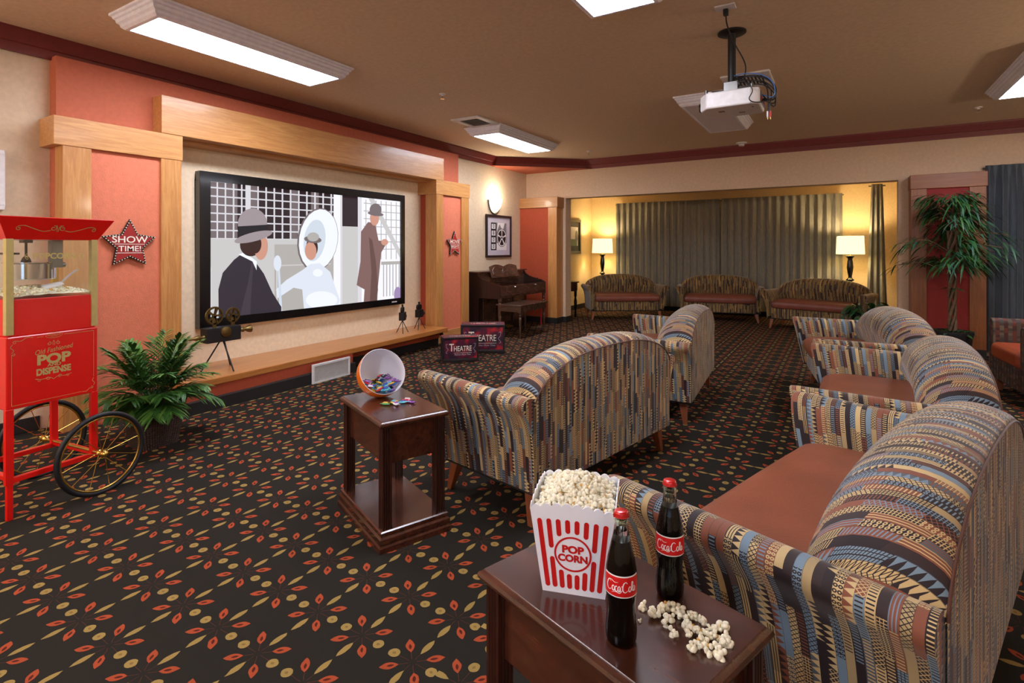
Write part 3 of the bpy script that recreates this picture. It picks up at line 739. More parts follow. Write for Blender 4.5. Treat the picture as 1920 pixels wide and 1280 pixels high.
# ------------------------------------------------------------ loveseats
def make_loveseat(label, group, fab, lea, loc, rz):
    t = thing('loveseat', label, 'sofa', loc, rz, group)
    Wd = .662
    def T(x): return .585+.190*(max(0.0, 1-abs(x/Wd)**2.6))**.60
    xs = [Wd*sin(pi/2*k/15) for k in range(-15, 16)]
    # rear panel
    P, UV = [], []
    for x in xs:
        tz = T(x); P.append([(x, 0.0, .17+(tz-.17)*k/6) for k in range(7)]); UV.append([(x, .17+(tz-.17)*k/6) for k in range(7)])
    m = MB(); m.grid(P, 0, UV)
    # rolled top and front
    def profile(x, sc=1.0, dx=0.0):
        tz = T(x)
        raw = [(0, tz), (-.010, tz+.016), (-.045, tz+.034), (-.095, tz+.040), (-.150, tz+.026), (-.198, tz-.010), (-.232, tz-.062), (-.246, tz-.125)]
        raw += [(-.246+.06*k/5, (tz-.125)+(.40-(tz-.125))*k/5) for k in range(1, 6)]
        pts = [p for p in spline([(x+dx, a*1.14, b_) for a, b_ in raw], 2)]
        c = Vector((x+dx, -.14, tz-.13))
        return [c+(p-c)*sc if sc < 1 else p for p in pts]
    P, UV = [], []
    st = [(-Wd, .50, -.016), (-Wd, .78, -.013), (-Wd, .93, -.008)]+[(x, 1, 0) for x in xs]+[(Wd, .93, .008), (Wd, .78, .013), (Wd, .50, .016)]
    for x, sc, dx in st:
        pr = profile(x, sc, dx); l = T(x); row = []
        for i, p in enumerate(pr):
            if i: l += (p-pr[i-1]).length
            row.append((x+dx*2, l))
        P.append(pr); UV.append(row)
    m.grid(P, 0, UV)
    for e in (0, -1):
        c = sum(P[e], Vector())/len(P[e]); n = len(P[e])
        m.add(list(P[e])+[c], [(i, i+1, n) for i in range(n-1)], 0, [(p.y, p.z) for p in P[e]]+[(c.y, c.z)])
    m.build('backrest', fab, t, smooth=48)
    m = MB()      # piping along the rear seam
    m.tube([(x, .001, T(x)+.001) for x in xs], .0035, 6); m.build('piping', fab, t, smooth=60)
    # arms
    prof = [(.664, .17), (.668, .28), (.674, .38), (.684, .46), (.702, .52), (.728, .562), (.744, .590), (.742, .614), (.722, .632), (.690, .636), (.655, .622), (.630, .590), (.612, .53), (.602, .45), (.600, .36), (.600, .20)]
    sp = spline([(a, 0, b_) for a, b_ in prof], 3)
    for sg in (-1, 1):
        m = MB(); P, UV = [], []
        for y, ins in [(-.004, 0)]+[(-.66*k/8, 0) for k in range(1, 8)]+[(-.655, 0), (-.672, .003), (-.680, .010), (-.683, .022)]:
            row, ur, l = [], [], 0
            for i, p in enumerate(sp):
                if i: l += (p-sp[i-1]).length
                f = min(1, -y/.66); yy = y-.090*f*max(0, (p.z-.17))/.45-(.01*f)
                lift = -.020+.016*f
                cx, cz = .672, .40
                px_ = p.x+(cx-p.x)*ins*3; pz = p.z+(cz-p.z)*ins*1.6+(lift if p.z > .5 else lift*max(0, (p.z-.3)/.2))
                row.append((sg*px_, yy, pz)); ur.append((y, l))
            P.append(row); UV.append(ur)
        m.grid(P, 0, UV, flip=(sg < 0))
        e = P[-1]; c = tuple(sum(p[i] for p in e)/len(e) for i in range(3)); n = len(e)
        m.add(list(e)+[c], [(i, (i+1) % n, n) for i in range(n)], 0, [(p[0], p[2]) for p in e]+[(c[0], c[2])])
        e = P[0]; m.add(list(e), [tuple(range(n))], 0, [(p[0], p[2]) for p in e])
        m.build('arm', fab, t, smooth=50)
    # seat cushion
    raw = [(-.17, .34), (-.17, .44), (-.20, .462), (-.35, .470), (-.52, .470), (-.64, .460), (-.695, .438), (-.712, .405), (-.708, .365), (-.694, .338), (-.66, .332)]
    sp = spline([(0, a, b_) for a, b_ in raw], 3); P = []
    for x in [-.597, -.590, -.575, -.54]+[-.45+.1*k for k in range(10)]+[.54, .575, .590, .597]:
        e = max(0, (abs(x)-.54)/.057); cr = .008*(1-(x/.6)**2)
        P.append([(x, -.43+(p.y+.43)*(1-.05*e*e), .40+(p.z+cr*(p.z > .44)-.40)*(1-.30*e*e)) for p in sp])
    m = MB(); m.grid(P)
    for e, rv in ((0, 0), (-1, 1)):
        idx = tuple(range(len(P[e]))); m.add(P[e], [idx if rv else tuple(reversed(idx))])
    m.build('seat', lea, t, smooth=50)
    MB().box(-.602, .602, -.672, -.63, .17, .345).build('front_rail', fab, t, bevel=.006)
    MB().box(-.655, .655, -.645, -.02, .155, .185).build('base', 'black_base', t)
    for sx in (-1, 1):
        for y0, dy in ((-.60, -.03), (-.07, .02)):
            MB().taper((sx*.615+sx*.018, y0+dy, 0), (.014, .014), (sx*.60, y0, .17), (.030, .030)).build('leg', 'leg_wood', t, bevel=.002)
    return t
rf = lambda f: radians(f+90)
GA, GB = 'patterned loveseats facing the movie screen', 'patterned loveseats lined up in the alcove'
s1 = make_loveseat('nearest patterned loveseat with brown leather seat, beside the popcorn table', GA, 'sofa_fabric', 'leather', (.371, 1.936, 0), rf(163))
dup(s1, (-1.054, 2.793, 0), rf(168.6), 'patterned loveseat seen from behind, right of the candy bowl table')
dup(s1, (-.962, 4.676, 0), rf(184), 'patterned loveseat seen end-on just beyond the one in the centre')
dup(s1, (.60, 3.62, 0), rf(178.5), 'patterned loveseat, middle one of the three at the right')
dup(s1, (.502, 5.375, 0), rf(189.3), 'patterned loveseat, farthest of the three at the right, before the potted tree')
b1 = make_loveseat('golden-brown patterned loveseat under the left lamp, leftmost in the alcove', GB, 'sofa_fabric_warm', 'leather_dark', (-3.66, 9.98, 0), radians(33))
dup(b1, (-1.93, 10.66, 0), radians(11), 'golden-brown patterned loveseat in the middle of the alcove, in front of the curtain parting')
dup(b1, (-.19, 10.15, 0), radians(-14), 'golden-brown patterned loveseat in front of the right lamp, rightmost in the alcove')

# armchair at the right edge
t = thing('armchair', 'brown checkered armchair with rust leather seat at the right edge', 'armchair', (1.62, 6.25, 0), radians(186+90))
def slab(name, x0, x1, y0, y1, z0, z1, top_r=.05):
    m = MB(); n = 6; pr = [(x0, z0)]+[(x0, z1-top_r)]+[(x0+top_r-top_r*cos(pi/2*k/n), z1-top_r+top_r*sin(pi/2*k/n)) for k in range(1, n+1)]+[(x1-top_r+top_r*sin(pi/2*k/n), z1-top_r+top_r*cos(pi/2*k/n)) for k in range(0, n+1)]+[(x1, z0)]
    l = [0]
    for i in range(1, len(pr)): l.append(l[-1]+sqrt((pr[i][0]-pr[i-1][0])**2+(pr[i][1]-pr[i-1][1])**2))
    m.grid([[(a, y, b_) for a, b_ in pr] for y in (y0, y0+.5*(y1-y0), y1)], 0, [[(y, q_) for q_ in l] for y in (y0, y0+.5*(y1-y0), y1)], flip=True)
    for y, rv in ((y0, 0), (y1, 1)):
        m.add([(a, y, b_) for a, b_ in pr], [tuple(range(len(pr))) if rv == 0 else tuple(reversed(range(len(pr))))], 0, pr)
    m.build(name, 'armchair_fabric', t, smooth=50, bevel=.008)
slab('arm', -.39, -.29, -.38, .30, .12, .66); slab('arm', .29, .39, -.38, .30, .12, .66)
m = MB(); P = [[(x, y, z) for y, z in ((.28, .15), (.36, .5), (.40, .78), (.37, .82), (.30, .815), (.25, .76), (.20, .45))] for x in (-.385, -.36, 0, .36, .385)]
m.grid(P, 0, [[(p[0], j*.12) for j, p in enumerate(r)] for r in P]); m.add(P[0], [tuple(reversed(range(7)))]); m.add(P[-1], [tuple(range(7))]); m.build('backrest', 'armchair_fabric', t, smooth=40, bevel=.01)
m = MB(); m.box(-.29, .29, -.40, .22, .30, .45); m.build('seat', 'leather_red', t, bevel=.045, seg=5)
MB().box(-.30, .30, -.375, .25, .12, .31).build('front_rail', 'armchair_fabric', t, bevel=.004)
for x in (-.33, .33):
    for y in (-.32, .28): MB().taper((x, y, 0), (.018, .018), (x, y, .125), (.026, .026)).build('leg', 'leg_wood', t)

# ------------------------------------------------------------ side tables
def make_side_table(label, loc, rz):
    t = thing('side_table', label, 'side table', loc, rz, 'dark cherry side tables')
    hx, hy = .2675, .1675
    pr = [(-.020, .524), (-.006, .528), (-.002, .534), (0, .540), (-.003, .547), (-.010, .551), (-.013, .555)]
    m = MB(); m.grid([[(sx*(hx+d), sy*(hy+d), z) for sx, sy in ((-1, -1), (1, -1), (1, 1), (-1, 1))] for d, z in pr], 0, None, True)
    m.add([(sx*(hx-.013), sy*(hy-.013), .555) for sx, sy in ((-1, -1), (1, -1), (1, 1), (-1, 1))], [(0, 1, 2, 3)])
    m.add([(sx*(hx-.02), sy*(hy-.02), .524) for sx, sy in ((-1, -1), (1, -1), (1, 1), (-1, 1))], [(3, 2, 1, 0)])
    m.build('tabletop', 'cherry_x', t, smooth=30)
    MB().box(-hx+.035, hx-.035, -hy+.035, hy-.035, .36, .525).build('apron', 'cherry_x', t, bevel=.003)
    for sx in (-1, 1):
        for sy in (-1, 1):
            m = MB(); cx, cy = sx*(hx-.038), sy*(hy-.038); a = .022
            out = []      # square post with three flutes on every face
            for f in range(4):
                c, s_ = cos(f*pi/2), sin(f*pi/2)
                for u, d in ((-a, a), (-.014, a), (-.010, a-.004), (-.006, a), (-.004, a), (0, a-.004), (.004, a), (.006, a), (.010, a-.004), (.014, a)):
                    out.append((cx+u*c+d*s_, cy-(d*c)+u*s_))
            P = [[(x, y, z) for x, y in out] for z in (.085, .524)]
            m.grid(P, 0, None, True); m.build('leg', 'cherry_z', t, smooth=20)
    pr = [(.006, 0), (.006, .022), (.000, .030), (.002, .040), (.002, .056), (-.006, .064), (-.004, .072), (-.004, .082), (-.010, .086)]
    m = MB(); m.grid([[(sx*(hx+d), sy*(hy+d), z) for sx, sy in ((-1, -1), (1, -1), (1, 1), (-1, 1))] for d, z in pr], 0, None, True)
    m.add([(sx*(hx-.010), sy*(hy-.010), .086) for sx, sy in ((-1, -1), (1, -1), (1, 1), (-1, 1))], [(0, 1, 2, 3)])
    m.build('lower_shelf', 'cherry_x', t, smooth=30)
    return t
T1 = ((-.413, 1.093, 0), radians(-18.5)); T2 = ((-1.845, 1.90, 0), radians(-22.5))
tb = make_side_table('dark cherry side table carrying the popcorn carton and cola bottles', *T1)
dup(tb, *T2, 'dark cherry side table with the tilted orange candy bowl on top')
TZ = .555

# ------------------------------------------------------------ popcorn carton, cola bottles, kernels
CT = (-.507, 1.113); CR = radians(17.6)
t = thing('popcorn_carton', 'white carton with red stripes reading POP CORN, heaped with popcorn', 'popcorn carton', (*CT, TZ), CR)
hb, ht, Hc = .0675, .091, .190
m = MB(); n = 40
def ring(z, inset=0.0, scal=False):
    h = hb+(ht-hb)*z/Hc-inset; out = []
    for f in range(4):
        c, s_ = cos(f*pi/2), sin(f*pi/2)
        for k in range(n):
            u = -h+2*h*k/n; x, y = u*c+h*s_, -h*c+u*s_
            zz = z
            if scal: q_ = ((k/n)*8) % 1; zz = z+.0075*sin(pi*q_)+.010*(1-4*(k/n-.5)**2)-.002
            if k in (0,): pass
            out.append((x, y, zz))
    return out
rows = [ring(0), ring(.06), ring(.12), ring(Hc-.012), ring(Hc, 0, True), ring(Hc, .0025, True), ring(Hc-.012, .003), ring(.01, .003)]
m.grid(rows, 0, None, True); m.add(ring(0), [tuple(reversed(range(4*n)))]); m.add(ring(.01, .003), [tuple(range(4*n))]); m.build('carton_body', 'carton_white', t, smooth=50)
tilt = (ht-hb)/Hc
for f in range(4):
    Rz = Matrix.Rotation(f*pi/2, 4, 'Z')
    def mp(a, b_, e=.0006): return Rz @ Vector((a, -(hb+tilt*b_)-e, b_))
    m = MB(); cz_ = .093; R_ = .040
    def poly(pts, mi=0, e=.0006):
        vs = [mp(a, b_, e) for a, b_ in pts]; m.add(vs, [tuple(range(len(vs)))], mi)
    def bar(u0, z0, z1):
        w = .0052; pts = []
        def X(u, z): return u*(hb+tilt*z)
        for z, s_ in ((z0, 1), (z1, 1)): pass
        for k in range(7): a = pi+pi*k/6; pts.append((X(u0, z0)+w*cos(a), z0+.004+w*sin(a)))
        for k in range(7): a = pi*k/6; pts.append((X(u0, z1)+w*cos(a), z1-.004+w*sin(a)))
        poly(pts)
    for k in range(8):
        u0 = -.80+k*1.6/7; x = u0*(hb+tilt*cz_); zt = .165+.004*(1-u0*u0)
        if abs(x) > R_+.006: bar(u0, .014, zt)
        else:
            h = sqrt(max(0, (R_+.006)**2-x*x)); bar(u0, cz_+h+.002, zt); bar(u0, .014, cz_-h-.002)
    rn = 40
    m.grid([[mp(r*cos(2*pi*i/rn), cz_+r*sin(2*pi*i/rn)) for i in range(rn)] for r in (R_, R_-.0042)], 0, None, True, True)
    m.text('POP', .0225, (0, 0, 0), (1, 0, 0), (0, 0, 1), 0, bold=.05, xs=1.12, mp=lambda a, b_: mp(a, cz_+.010+b_, .0008))
    m.text('CORN', .0215, (0, 0, 0), (1, 0, 0), (0, 0, 1), 0, bold=.05, xs=1.02, mp=lambda a, b_: mp(a, cz_-.010+b_, .0008))
    m.build('stripe_print', 'carton_red', t)
# popped kernels
def kernel_mesh(seed, r=.0100):
    rnd = random.Random(seed); m = MB()
    import bmesh
    bm = bmesh.new(); nl = rnd.randint(7, 10)
    for k in range(nl):
        d = Vector((rnd.uniform(-1, 1), rnd.uniform(-1, 1), rnd.uniform(-.6, 1))).normalized()*r*rnd.uniform(.55, .92)
        if k == 0: d = Vector((0, 0, 0))
        rr = r*rnd.uniform(.32, .52)
        res = bmesh.ops.create_icosphere(bm, subdivisions=2, radius=rr)
        for v in res['verts']:
            q_ = v.co.copy(); q_ *= 1+.10*sin(q_.x*700+seed)+.08*sin(q_.y*900+seed*2)+.08*sin(q_.z*800); v.co = q_+d
            for f in v.link_faces: f.material_index = 0
    res = bmesh.ops.create_icosphere(bm, subdivisions=1, radius=r*.34)
    d = Vector((rnd.uniform(-1, 1), rnd.uniform(-1, 1), rnd.uniform(0, 1))).normalized()*r*.72
    for v in res['verts']:
        v.co += d
        for f in v.link_faces: f.material_index = 1
    me = bpy.data.meshes.new('kernel'); bm.to_mesh(me); bm.free()
    me.polygons.foreach_set('use_smooth', [True]*len(me.polygons)); me.materials.append(M['popcorn']); me.materials.append(M['popcorn_hull'])
    return me
KM = [kernel_mesh(s) for s in range(7)]
def kernel(loc, label, group, sc=1.0):
    o = bpy.data.objects.new('popcorn_kernel', random.choice(KM)); COL.objects.link(o); o.location = loc
    o.rotation_euler = (random.uniform(0, 6.28), random.uniform(0, 6.28), random.uniform(0, 6.28)); s_ = sc*random.uniform(.85, 1.15); o.scale = (s_, s_, s_)
    return tag(o, label, 'popcorn', group)
MC = Matrix.Translation((*CT, TZ)) @ Matrix.Rotation(CR, 4, 'Z')
m = MB()      # heap filling the carton below the kernels on top
hh = ht-.006; P = [[(x*hh*.97, y*hh*.97, .168+.028*(1-x*x)*(1-y*y)) for x in [-1+.2*i for i in range(11)]] for y in [-1+.2*j for j in range(11)]]
m.grid(P, flip=True); o = m.build('popcorn_heap', 'popcorn', None, smooth=80); o.matrix_world = MC
tag(o, 'packed popcorn filling the red-striped carton beneath its top kernels', 'popcorn', kind='stuff')
n_ = 0; tries = 0; pl = []
while n_ < 255 and tries < 40000:
    tries += 1; x, y = random.uniform(-1, 1), random.uniform(-1, 1)
    z = .184+.040*(1-x*x)*(1-y*y)*random.uniform(.6, 1.1); p = Vector((x*(ht-.015), y*(ht-.015), z))
    if all((p-q_).length > .0102 for q_ in pl):
        pl.append(p); kernel(MC @ p, 'white popped kernel heaped in the red-striped carton', 'popcorn kernels in the carton', 1.08); n_ += 1
sp_px = [(755, 840), (790, 870), (812, 890), (840, 870), (862, 850), (885, 840), (930, 850), (958, 855), (900, 900), (880, 925), (940, 880), (965, 890), (990, 920), (1010, 885), (1050, 900), (1080, 915), (1100, 930), (925, 985), (1060, 990), (1030, 960), (1120, 1000), (1135, 970), (1180, 970), (1205, 960), (1040, 1070), (1075, 1045), (1100, 1050), (1150, 1010), (1210, 1020), (1235, 1045), (1170, 1090), (1110, 1090), (1200, 1060), (1190, 1110), (1010, 1005), (1000, 950), (733, 922)]
def at_floor(px, py, z):
    u, v = (px-960)/1000.0, (466-py)/1000.0; k = (z-1.3)/v
    return ((-sin(YAW)+cos(YAW)*u)*k, (cos(YAW)+sin(YAW)*u)*k, z)
for i, (a, b_) in enumerate(sp_px):
    last = i == len(sp_px)-1; z = TZ+(.008 if not last else .004)
    kernel(at_floor(960+a/3.048, 860+b_/3.048, z), 'popped kernel spilled on the cherry table in front of the bottles' if not last else 'tiny popcorn crumb lying apart beside the front bottle', 'popcorn kernels spilled on the table', 1.05 if not last else .4)

def make_bottle(label, loc, rz):
    t = thing('cola_bottle', label, 'bottle', loc, rz, 'glass cola bottles')
    P = [(.0, 0), (.022, 0), (.0268, .003), (.0288, .010), (.0296, .022), (.0292, .034), (.0272, .050), (.0262, .064), (.0268, .078), (.0288, .092), (.0300, .106), (.0302, .118), (.0298, .130), (.0282, .144), (.0250, .162), (.0208, .180), (.0168, .196), (.0142, .210), (.0130, .222), (.0128, .229), (.0142, .231), (.0142, .2345), (.0130, .2355), (.0130, .238)]
    MB().lathe(P+[(.0105, .238), (.0103, .225), (.0112, .212)], 40).build('glass', 'bottle_glass', t, smooth=50)
    Q = [(r-.0007, z+.001) for r, z in P[1:16]]; Q = [(0, .001)]+Q+[(.0196, .183), (.0168, .193), (0, .1935)]
    MB().lathe(Q, 36).build('cola', 'cola', t, smooth=50)
    m = MB(); C = [(0, .2475), (.011, .2475), (.0132, .2465), (.0136, .244)]
    prm = []
    for r, z, a in ((.0005, .2472, 0), (.0105, .2474, 0), (.0128, .2462, 0), (.0134, .2440, .0000), (.0140, .2400, .0007), (.0146, .2370, .0012), (.0136, .2368, .0012)):
        prm.append([((r+a*(1 if j % 2 else -1))*cos(2*pi*j/42), (r+a*(1 if j % 2 else -1))*sin(2*pi*j/42), z) for j in range(42)])
    m.grid(prm, 0, None, True); m.add(prm[0], [tuple(range(42))]); m.build('cap', 'cap_red', t, smooth=50)
    # label wraps the front half
    k_ = 0.74
    def rad(z):
        for i in range(len(P)-1):
            if P[i][1] <= z <= P[i+1][1] and P[i+1][1] > P[i][1]: f = (z-P[i][1])/(P[i+1][1]-P[i][1]); return P[i][0]+(P[i+1][0]-P[i][0])*f
        return .03
    def mp(a, b_, e): r = rad(b_); th = -pi/2+a/.030; return ((r+e)*cos(th), (r+e)*sin(th), b_)
    m = MB(); n = 26; z0, z1 = .098, .138
    def patch(hw, a0, a1, mi, e): m.grid([[mp(-hw+2*hw*i/n, a0+(a1-a0)*j/6, e) for i in range(n+1)] for j in range(7)], mi)
    patch(.0385, z0, z1, 0, .0003); patch(.0370, z0+.0022, z1-.0022, 1, .0006)
    def stroke(pts, w, e=.0010):
        pts = [(p.x, p.y) for p in spline([(a, b_, 0) for a, b_ in pts], 4)]
        if isinstance(w, tuple): ws = [w[0]+(w[1]-w[0])*sin(pi*i/(len(pts)-1)) for i in range(len(pts))]
        else: ws = w
        for qd in ribbon(pts, ws): m.add([mp(a, b_, e) for a, b_ in qd], [(0, 1, 2, 3)], 0)
    zc = .1175; kx, kz = .00078, .00088
    def S_(pts, w, u): stroke([((u-36+a)*kx, zc+b_*kz) for a, b_ in pts], w)
    W1 = (.0007, .0019); Cc = [(4, 9), (1, 12), (-4, 10), (-7, 2), (-6, -6), (-1, -9), (5, -5)]; oo = [(2.5, 0), (0, 3), (-3, -1), (-2, -7), (1.5, -7), (3, -2), (2.5, 0.5)]; aa = [(2, 1), (0, 3), (-3, -1), (-2, -7), (1, -7), (2.5, 1), (2.5, -6), (4.5, -7)]
    S_(Cc, W1, 7); S_([(-4, 13), (4, 13.5), (12, 10), (20, 11)], (.0004, .0010), 8); S_(oo, W1, 17); S_([(2, 1.5), (0, 3), (-3, -1), (-2, -7), (1, -8), (4, -5)], W1, 24); S_(aa, W1, 31)
    S_([(-1, 3), (2, 3.6)], .0011, 37)
    S_(Cc, W1, 46); S_([(-8, -4), (-14, -11), (-24, -9), (-34, -13)], (.0004, .0012), 46); S_(oo, W1, 56); S_([(-2, -4), (1.5, 4), (2.5, 10), (0, 12), (-1, 4), (-.5, -6), (2, -6)], W1, 62); S_(aa, W1, 68)
    m.build('label', ['label_white', 'label_red'], t)
    # embossed ribs low on the glass
    return t
bt = make_bottle('cola bottle standing in front, closest to the table edge', (-.353, .975, TZ), radians(21))
dup(bt, (-.31, 1.158, TZ), radians(16), 'cola bottle standing farther back beside the loveseat arm')

# ------------------------------------------------------------ tilted candy bowl
BC = Vector((-1.965, 1.945, TZ+.118)); nrm = Vector((.92, -.36, .56)).normalized()
t = thing('candy_bowl', 'tilted orange bowl with white inside holding wrapped sweets', 'bowl', (BC.x, BC.y, TZ))
zq = nrm.to_track_quat('Z', 'Y').to_matrix().to_4x4(); TB = Matrix.Translation(BC-Vector((BC.x, BC.y, TZ))) @ zq
Rb = .118
out = [(Rb*sin(pi/2*k/14)*1.0, -Rb*cos(pi/2*k/14)) for k in range(15)]+[(Rb*1.01, .022), (Rb*1.0, .030)]
inn = [(Rb*.985, .031), (Rb*.97, .022)]+[((Rb-.005)*sin(pi/2*k/14), -(Rb-.005)*cos(pi/2*k/14)) for k in range(14, -1, -1)]
MB().lathe(out, 40, T=TB).build('bowl_shell', 'bowl_orange', t, smooth=60)
MB().lathe(out[-1:]+inn, 40, T=TB).build('bowl_lining', 'bowl_white', t, smooth=60)
cand = [(200, 40, 50), (60, 90, 170), (230, 220, 225), (80, 150, 90), (150, 90, 170), (230, 180, 60), (40, 40, 60), (90, 180, 200)]
for i, c_ in enumerate(cand): plain('candy_%d' % i, c_, 0.25, coat=.5)
def candy(name, ci):
    m = MB(); P = []
    for i in range(9):
        f = i/8; x = -.024+.048*f; w = (.014, .006, .011, .013, .0135, .013, .011, .006, .014)[i]; h = (.002, .002, .005, .0065, .007, .0065, .005, .002, .002)[i]
        P.append([(x, w*cos(2*pi*j/8), h*sin(2*pi*j/8)) for j in range(8)])
    m.grid(P, 0, None, True, True)
    for k in range(0, 8, 2): pass
    m.box(-.012, .012, -.008, .008, .0050, .0072, 1)
    o = m.build(name, ['candy_%d' % ci, 'candy_%d' % ((ci+2) % 8)], None, smooth=40); return o
protos = []
cnames = ['red', 'blue', 'white', 'green', 'purple', 'yellow', 'dark', 'pale blue']
for i in range(8): protos.append(candy('wrapped_candy', i))
import itertools
used = set(); cnt = 0
def place_candy(ci, loc, rot, label, group):
    if ci not in used: o = protos[ci]; used.add(ci)
    else: o = protos[ci].copy(); COL.objects.link(o)
    o.location = loc; o.rotation_euler = rot; return tag(o, label, 'candy', group)
WB = Matrix.Translation(BC) @ zq
down = (zq.inverted() @ Vector((0, 0, -1, 0))).to_3d().normalized()
pl = []; tries = 0
while len(pl) < 44 and tries < 9000:
    tries += 1
    d = Vector((random.gauss(0, 1), random.gauss(0, 1), random.gauss(0, 1))).normalized()
    if d.dot(down) < .36 or d.z > -.02: continue
    p = d*(Rb-.019-random.uniform(0, .036)); w = WB @ p
    if all((w-q_).length > .0165 for q_ in pl):
        pl.append(w); ci = random.randrange(8)
        place_candy(ci, w, (random.uniform(-.5, .5), random.uniform(-.5, .5), random.uniform(0, 6)), '%s wrapped sweet among those inside the tilted orange bowl' % cnames[ci], '%s wrapped sweets in the orange bowl' % cnames[ci])
for i, (dx, dy, ci, rz, w) in enumerate([(.035, -.072, 3, .3, 'lying nearest the table corner'), (.075, -.045, 2, -.4, 'lying between its neighbours'), (.085, -.005, 7, .9, 'in the middle of the loose ones'), (.045, -.03, 5, 1.8, 'closest to the bowl'), (.115, .02, 4, -.2, 'farthest to the right'), (.075, .035, 0, .5, 'at the back of the loose ones')]):
    c, s_ = cos(T2[1]), sin(T2[1])
    place_candy(ci, (BC.x+.09+dx, BC.y-.02+dy, TZ+.0065), (0, 0, rz), '%s wrapped sweet on the cherry table, %s' % (cnames[ci], w), 'wrapped sweets lying loose beside the bowl')
for i in range(8):
    if i not in used: bpy.data.objects.remove(protos[i])

# ------------------------------------------------------------ popcorn cart
t = thing('popcorn_cart', 'red old-fashioned popcorn cart with brass spoked wheels at the left edge', 'popcorn machine', (-3.596, 1.073, 0), radians(7.7))
hx, hy = .20, .195
MB().box(-hx, hx, -hy, hy, .527, .877).build('cabinet', 'cart_red', t, bevel=.006)
for sx in (-1, 1):      # legs: the near pair reaches the floor, the far pair ends at the axle frame
    for sy in (-1, 1):
        m = MB(); x, y = sx*(hx-.012), sy*(hy-.014)
        m.box(x-.012, x+.012, y-.016, y+.016, .17 if sy < 0 else .175, .53)
        if sy < 0: m.box(x-.010, x+.010, y-.010, y+.014, .0, .19)
        m.build('leg', 'cart_red', t, bevel=.002)
m = MB()
for sx in (-1, 1): m.box(sx*(hx-.012)-.012, sx*(hx-.012)+.012, -hy+.02, hy-.02, .175, .200)
for sy in (-1, 1): m.box(-hx+.02, hx-.02, sy*(hy-.014)-.012, sy*(hy-.014)+.012, .19, .214)
m.build('lower_frame', 'cart_red', t, bevel=.002)
MB().tube([(-hx-.10, hy-.02, .21), (hx+.10, hy-.02, .21)], .008, 8).build('axle', 'brass', t, smooth=50)
for sx in (-1, 1):
    X = sx*(hx+.075); m = MB(); R0 = .205
    m.tube([(X, hy-.02+R0*cos(2*pi*i/48), .21+R0*sin(2*pi*i/48)) for i in range(48)], .0125, 10, 0, True); w = m.build('wheel_tire', 'tire_black', t, smooth=60)
    m = MB(); r1 = .190
    m.tube([(X, hy-.02+r1*cos(2*pi*i/48), .21+r1*sin(2*pi*i/48)) for i in range(48)], .0055, 8, 0, True)
    T = Matrix.Translation((X, hy-.02, .21)) @ Matrix.Rotation(pi/2, 4, 'Y')
    m.lathe([(0, -.030), (.010, -.030), (.016, -.020), (.011, -.012), (.011, .012), (.020, .020), (.014, .034), (.006, .040), (0, .040)], 16, T=T); w2 = m.build('wheel_rim', 'brass', t, smooth=50)
    m = MB()
    for k in range(12):
        a = 2*pi*k/12+.2*sx; b_ = a+.35*(1 if k % 2 else -1)
        m.tube([(X+(.014 if k % 2 else -.014), hy-.02+.013*cos(b_), .21+.013*sin(b_)), (X, hy-.02+r1*cos(a), .21+r1*sin(a))], .0018, 6)
    m.build('spoke', 'brass', w2)['kind'] = 'stuff'
# upper case: red tray, brass posts, glass
MB().box(-hx+.008, hx-.008, -hy+.008, hy-.008, .877, 1.055).build('popcorn_tray', 'cart_red', t, bevel=.004)
for sx in (-1, 1):
    for sy in (-1, 1):
        x, y = sx*(hx-.014), sy*(hy-.014); MB().box(x-.015, x+.015, y-.015, y+.015, .885, 1.348).build('corner_post', 'brass' if sx < 0 else 'gold_paint', t, bevel=.002)
g = MB(); g.box(hx-.004, hx-.001, -hy+.03, hy-.03, 1.055, 1.345)
g.build('glass_pane', 'pane_glass', t)
MB().box(-hx+.03, hx-.03, -hy+.001, -hy+.004, 1.055, 1.345).build('glass_pane', 'pane_glass', t)
MB().box(-hx+.03, hx-.03, hy-.004, hy-.001, 1.055, 1.345).build('glass_pane', 'pane_glass', t)
m = MB(); pr = [(-.002, 1.345), (.002, 1.350), (.052, 1.448), (.054, 1.452), (.048, 1.455), (.03, 1.452)]
m.grid([[(sx*(hx+d), sy*(hy+d), z) for sx, sy in ((-1, -1), (1, -1), (1, 1), (-1, 1))] for d, z in pr], 0, None, True)
m.add([(sx*(hx-.002), sy*(hy-.002), 1.345) for sx, sy in ((-1, -1), (1, -1), (1, 1), (-1, 1))], [(3, 2, 1, 0)]); m.add([(sx*(hx+.03), sy*(hy+.03), 1.452) for sx, sy in ((-1, -1), (1, -1), (1, 1), (-1, 1))], [(0, 1, 2, 3)])
m.build('canopy', 'cart_red', t, smooth=20)
m = MB(); m.lathe([(0, 1.14), (.098, 1.14), (.104, 1.145), (.104, 1.222), (.112, 1.226), (.112, 1.230), (.0, 1.232)], 32, c=(0, -.01, 0)); m.build('kettle', 'chrome', t, smooth=40)
m = MB(); m.tube([(0, -.03, 1.23), (0, -.03, 1.345)], .006, 8); m.lathe([(0, 1.232), (.022, 1.232), (.016, 1.25), (.008, 1.262), (0, 1.262)], 14, c=(0, -.03, 0)); m.box(-.02, .02, -.05, -.01, 1.33, 1.345)
m.box(-.12, .10, -.12, -.10, 1.27, 1.28); m.build('stirrer', 'black_metal', t)
m = MB(); m.box(.06, .10, .035, .085, 1.20, 1.345); m.box(-.01, .06, .07, .085, 1.21, 1.235); m.tube([(.085, .07, 1.215), (.085, .10, 1.215)], .014, 10); m.build('kettle_bracket', 'steel_gray', t, bevel=.003)
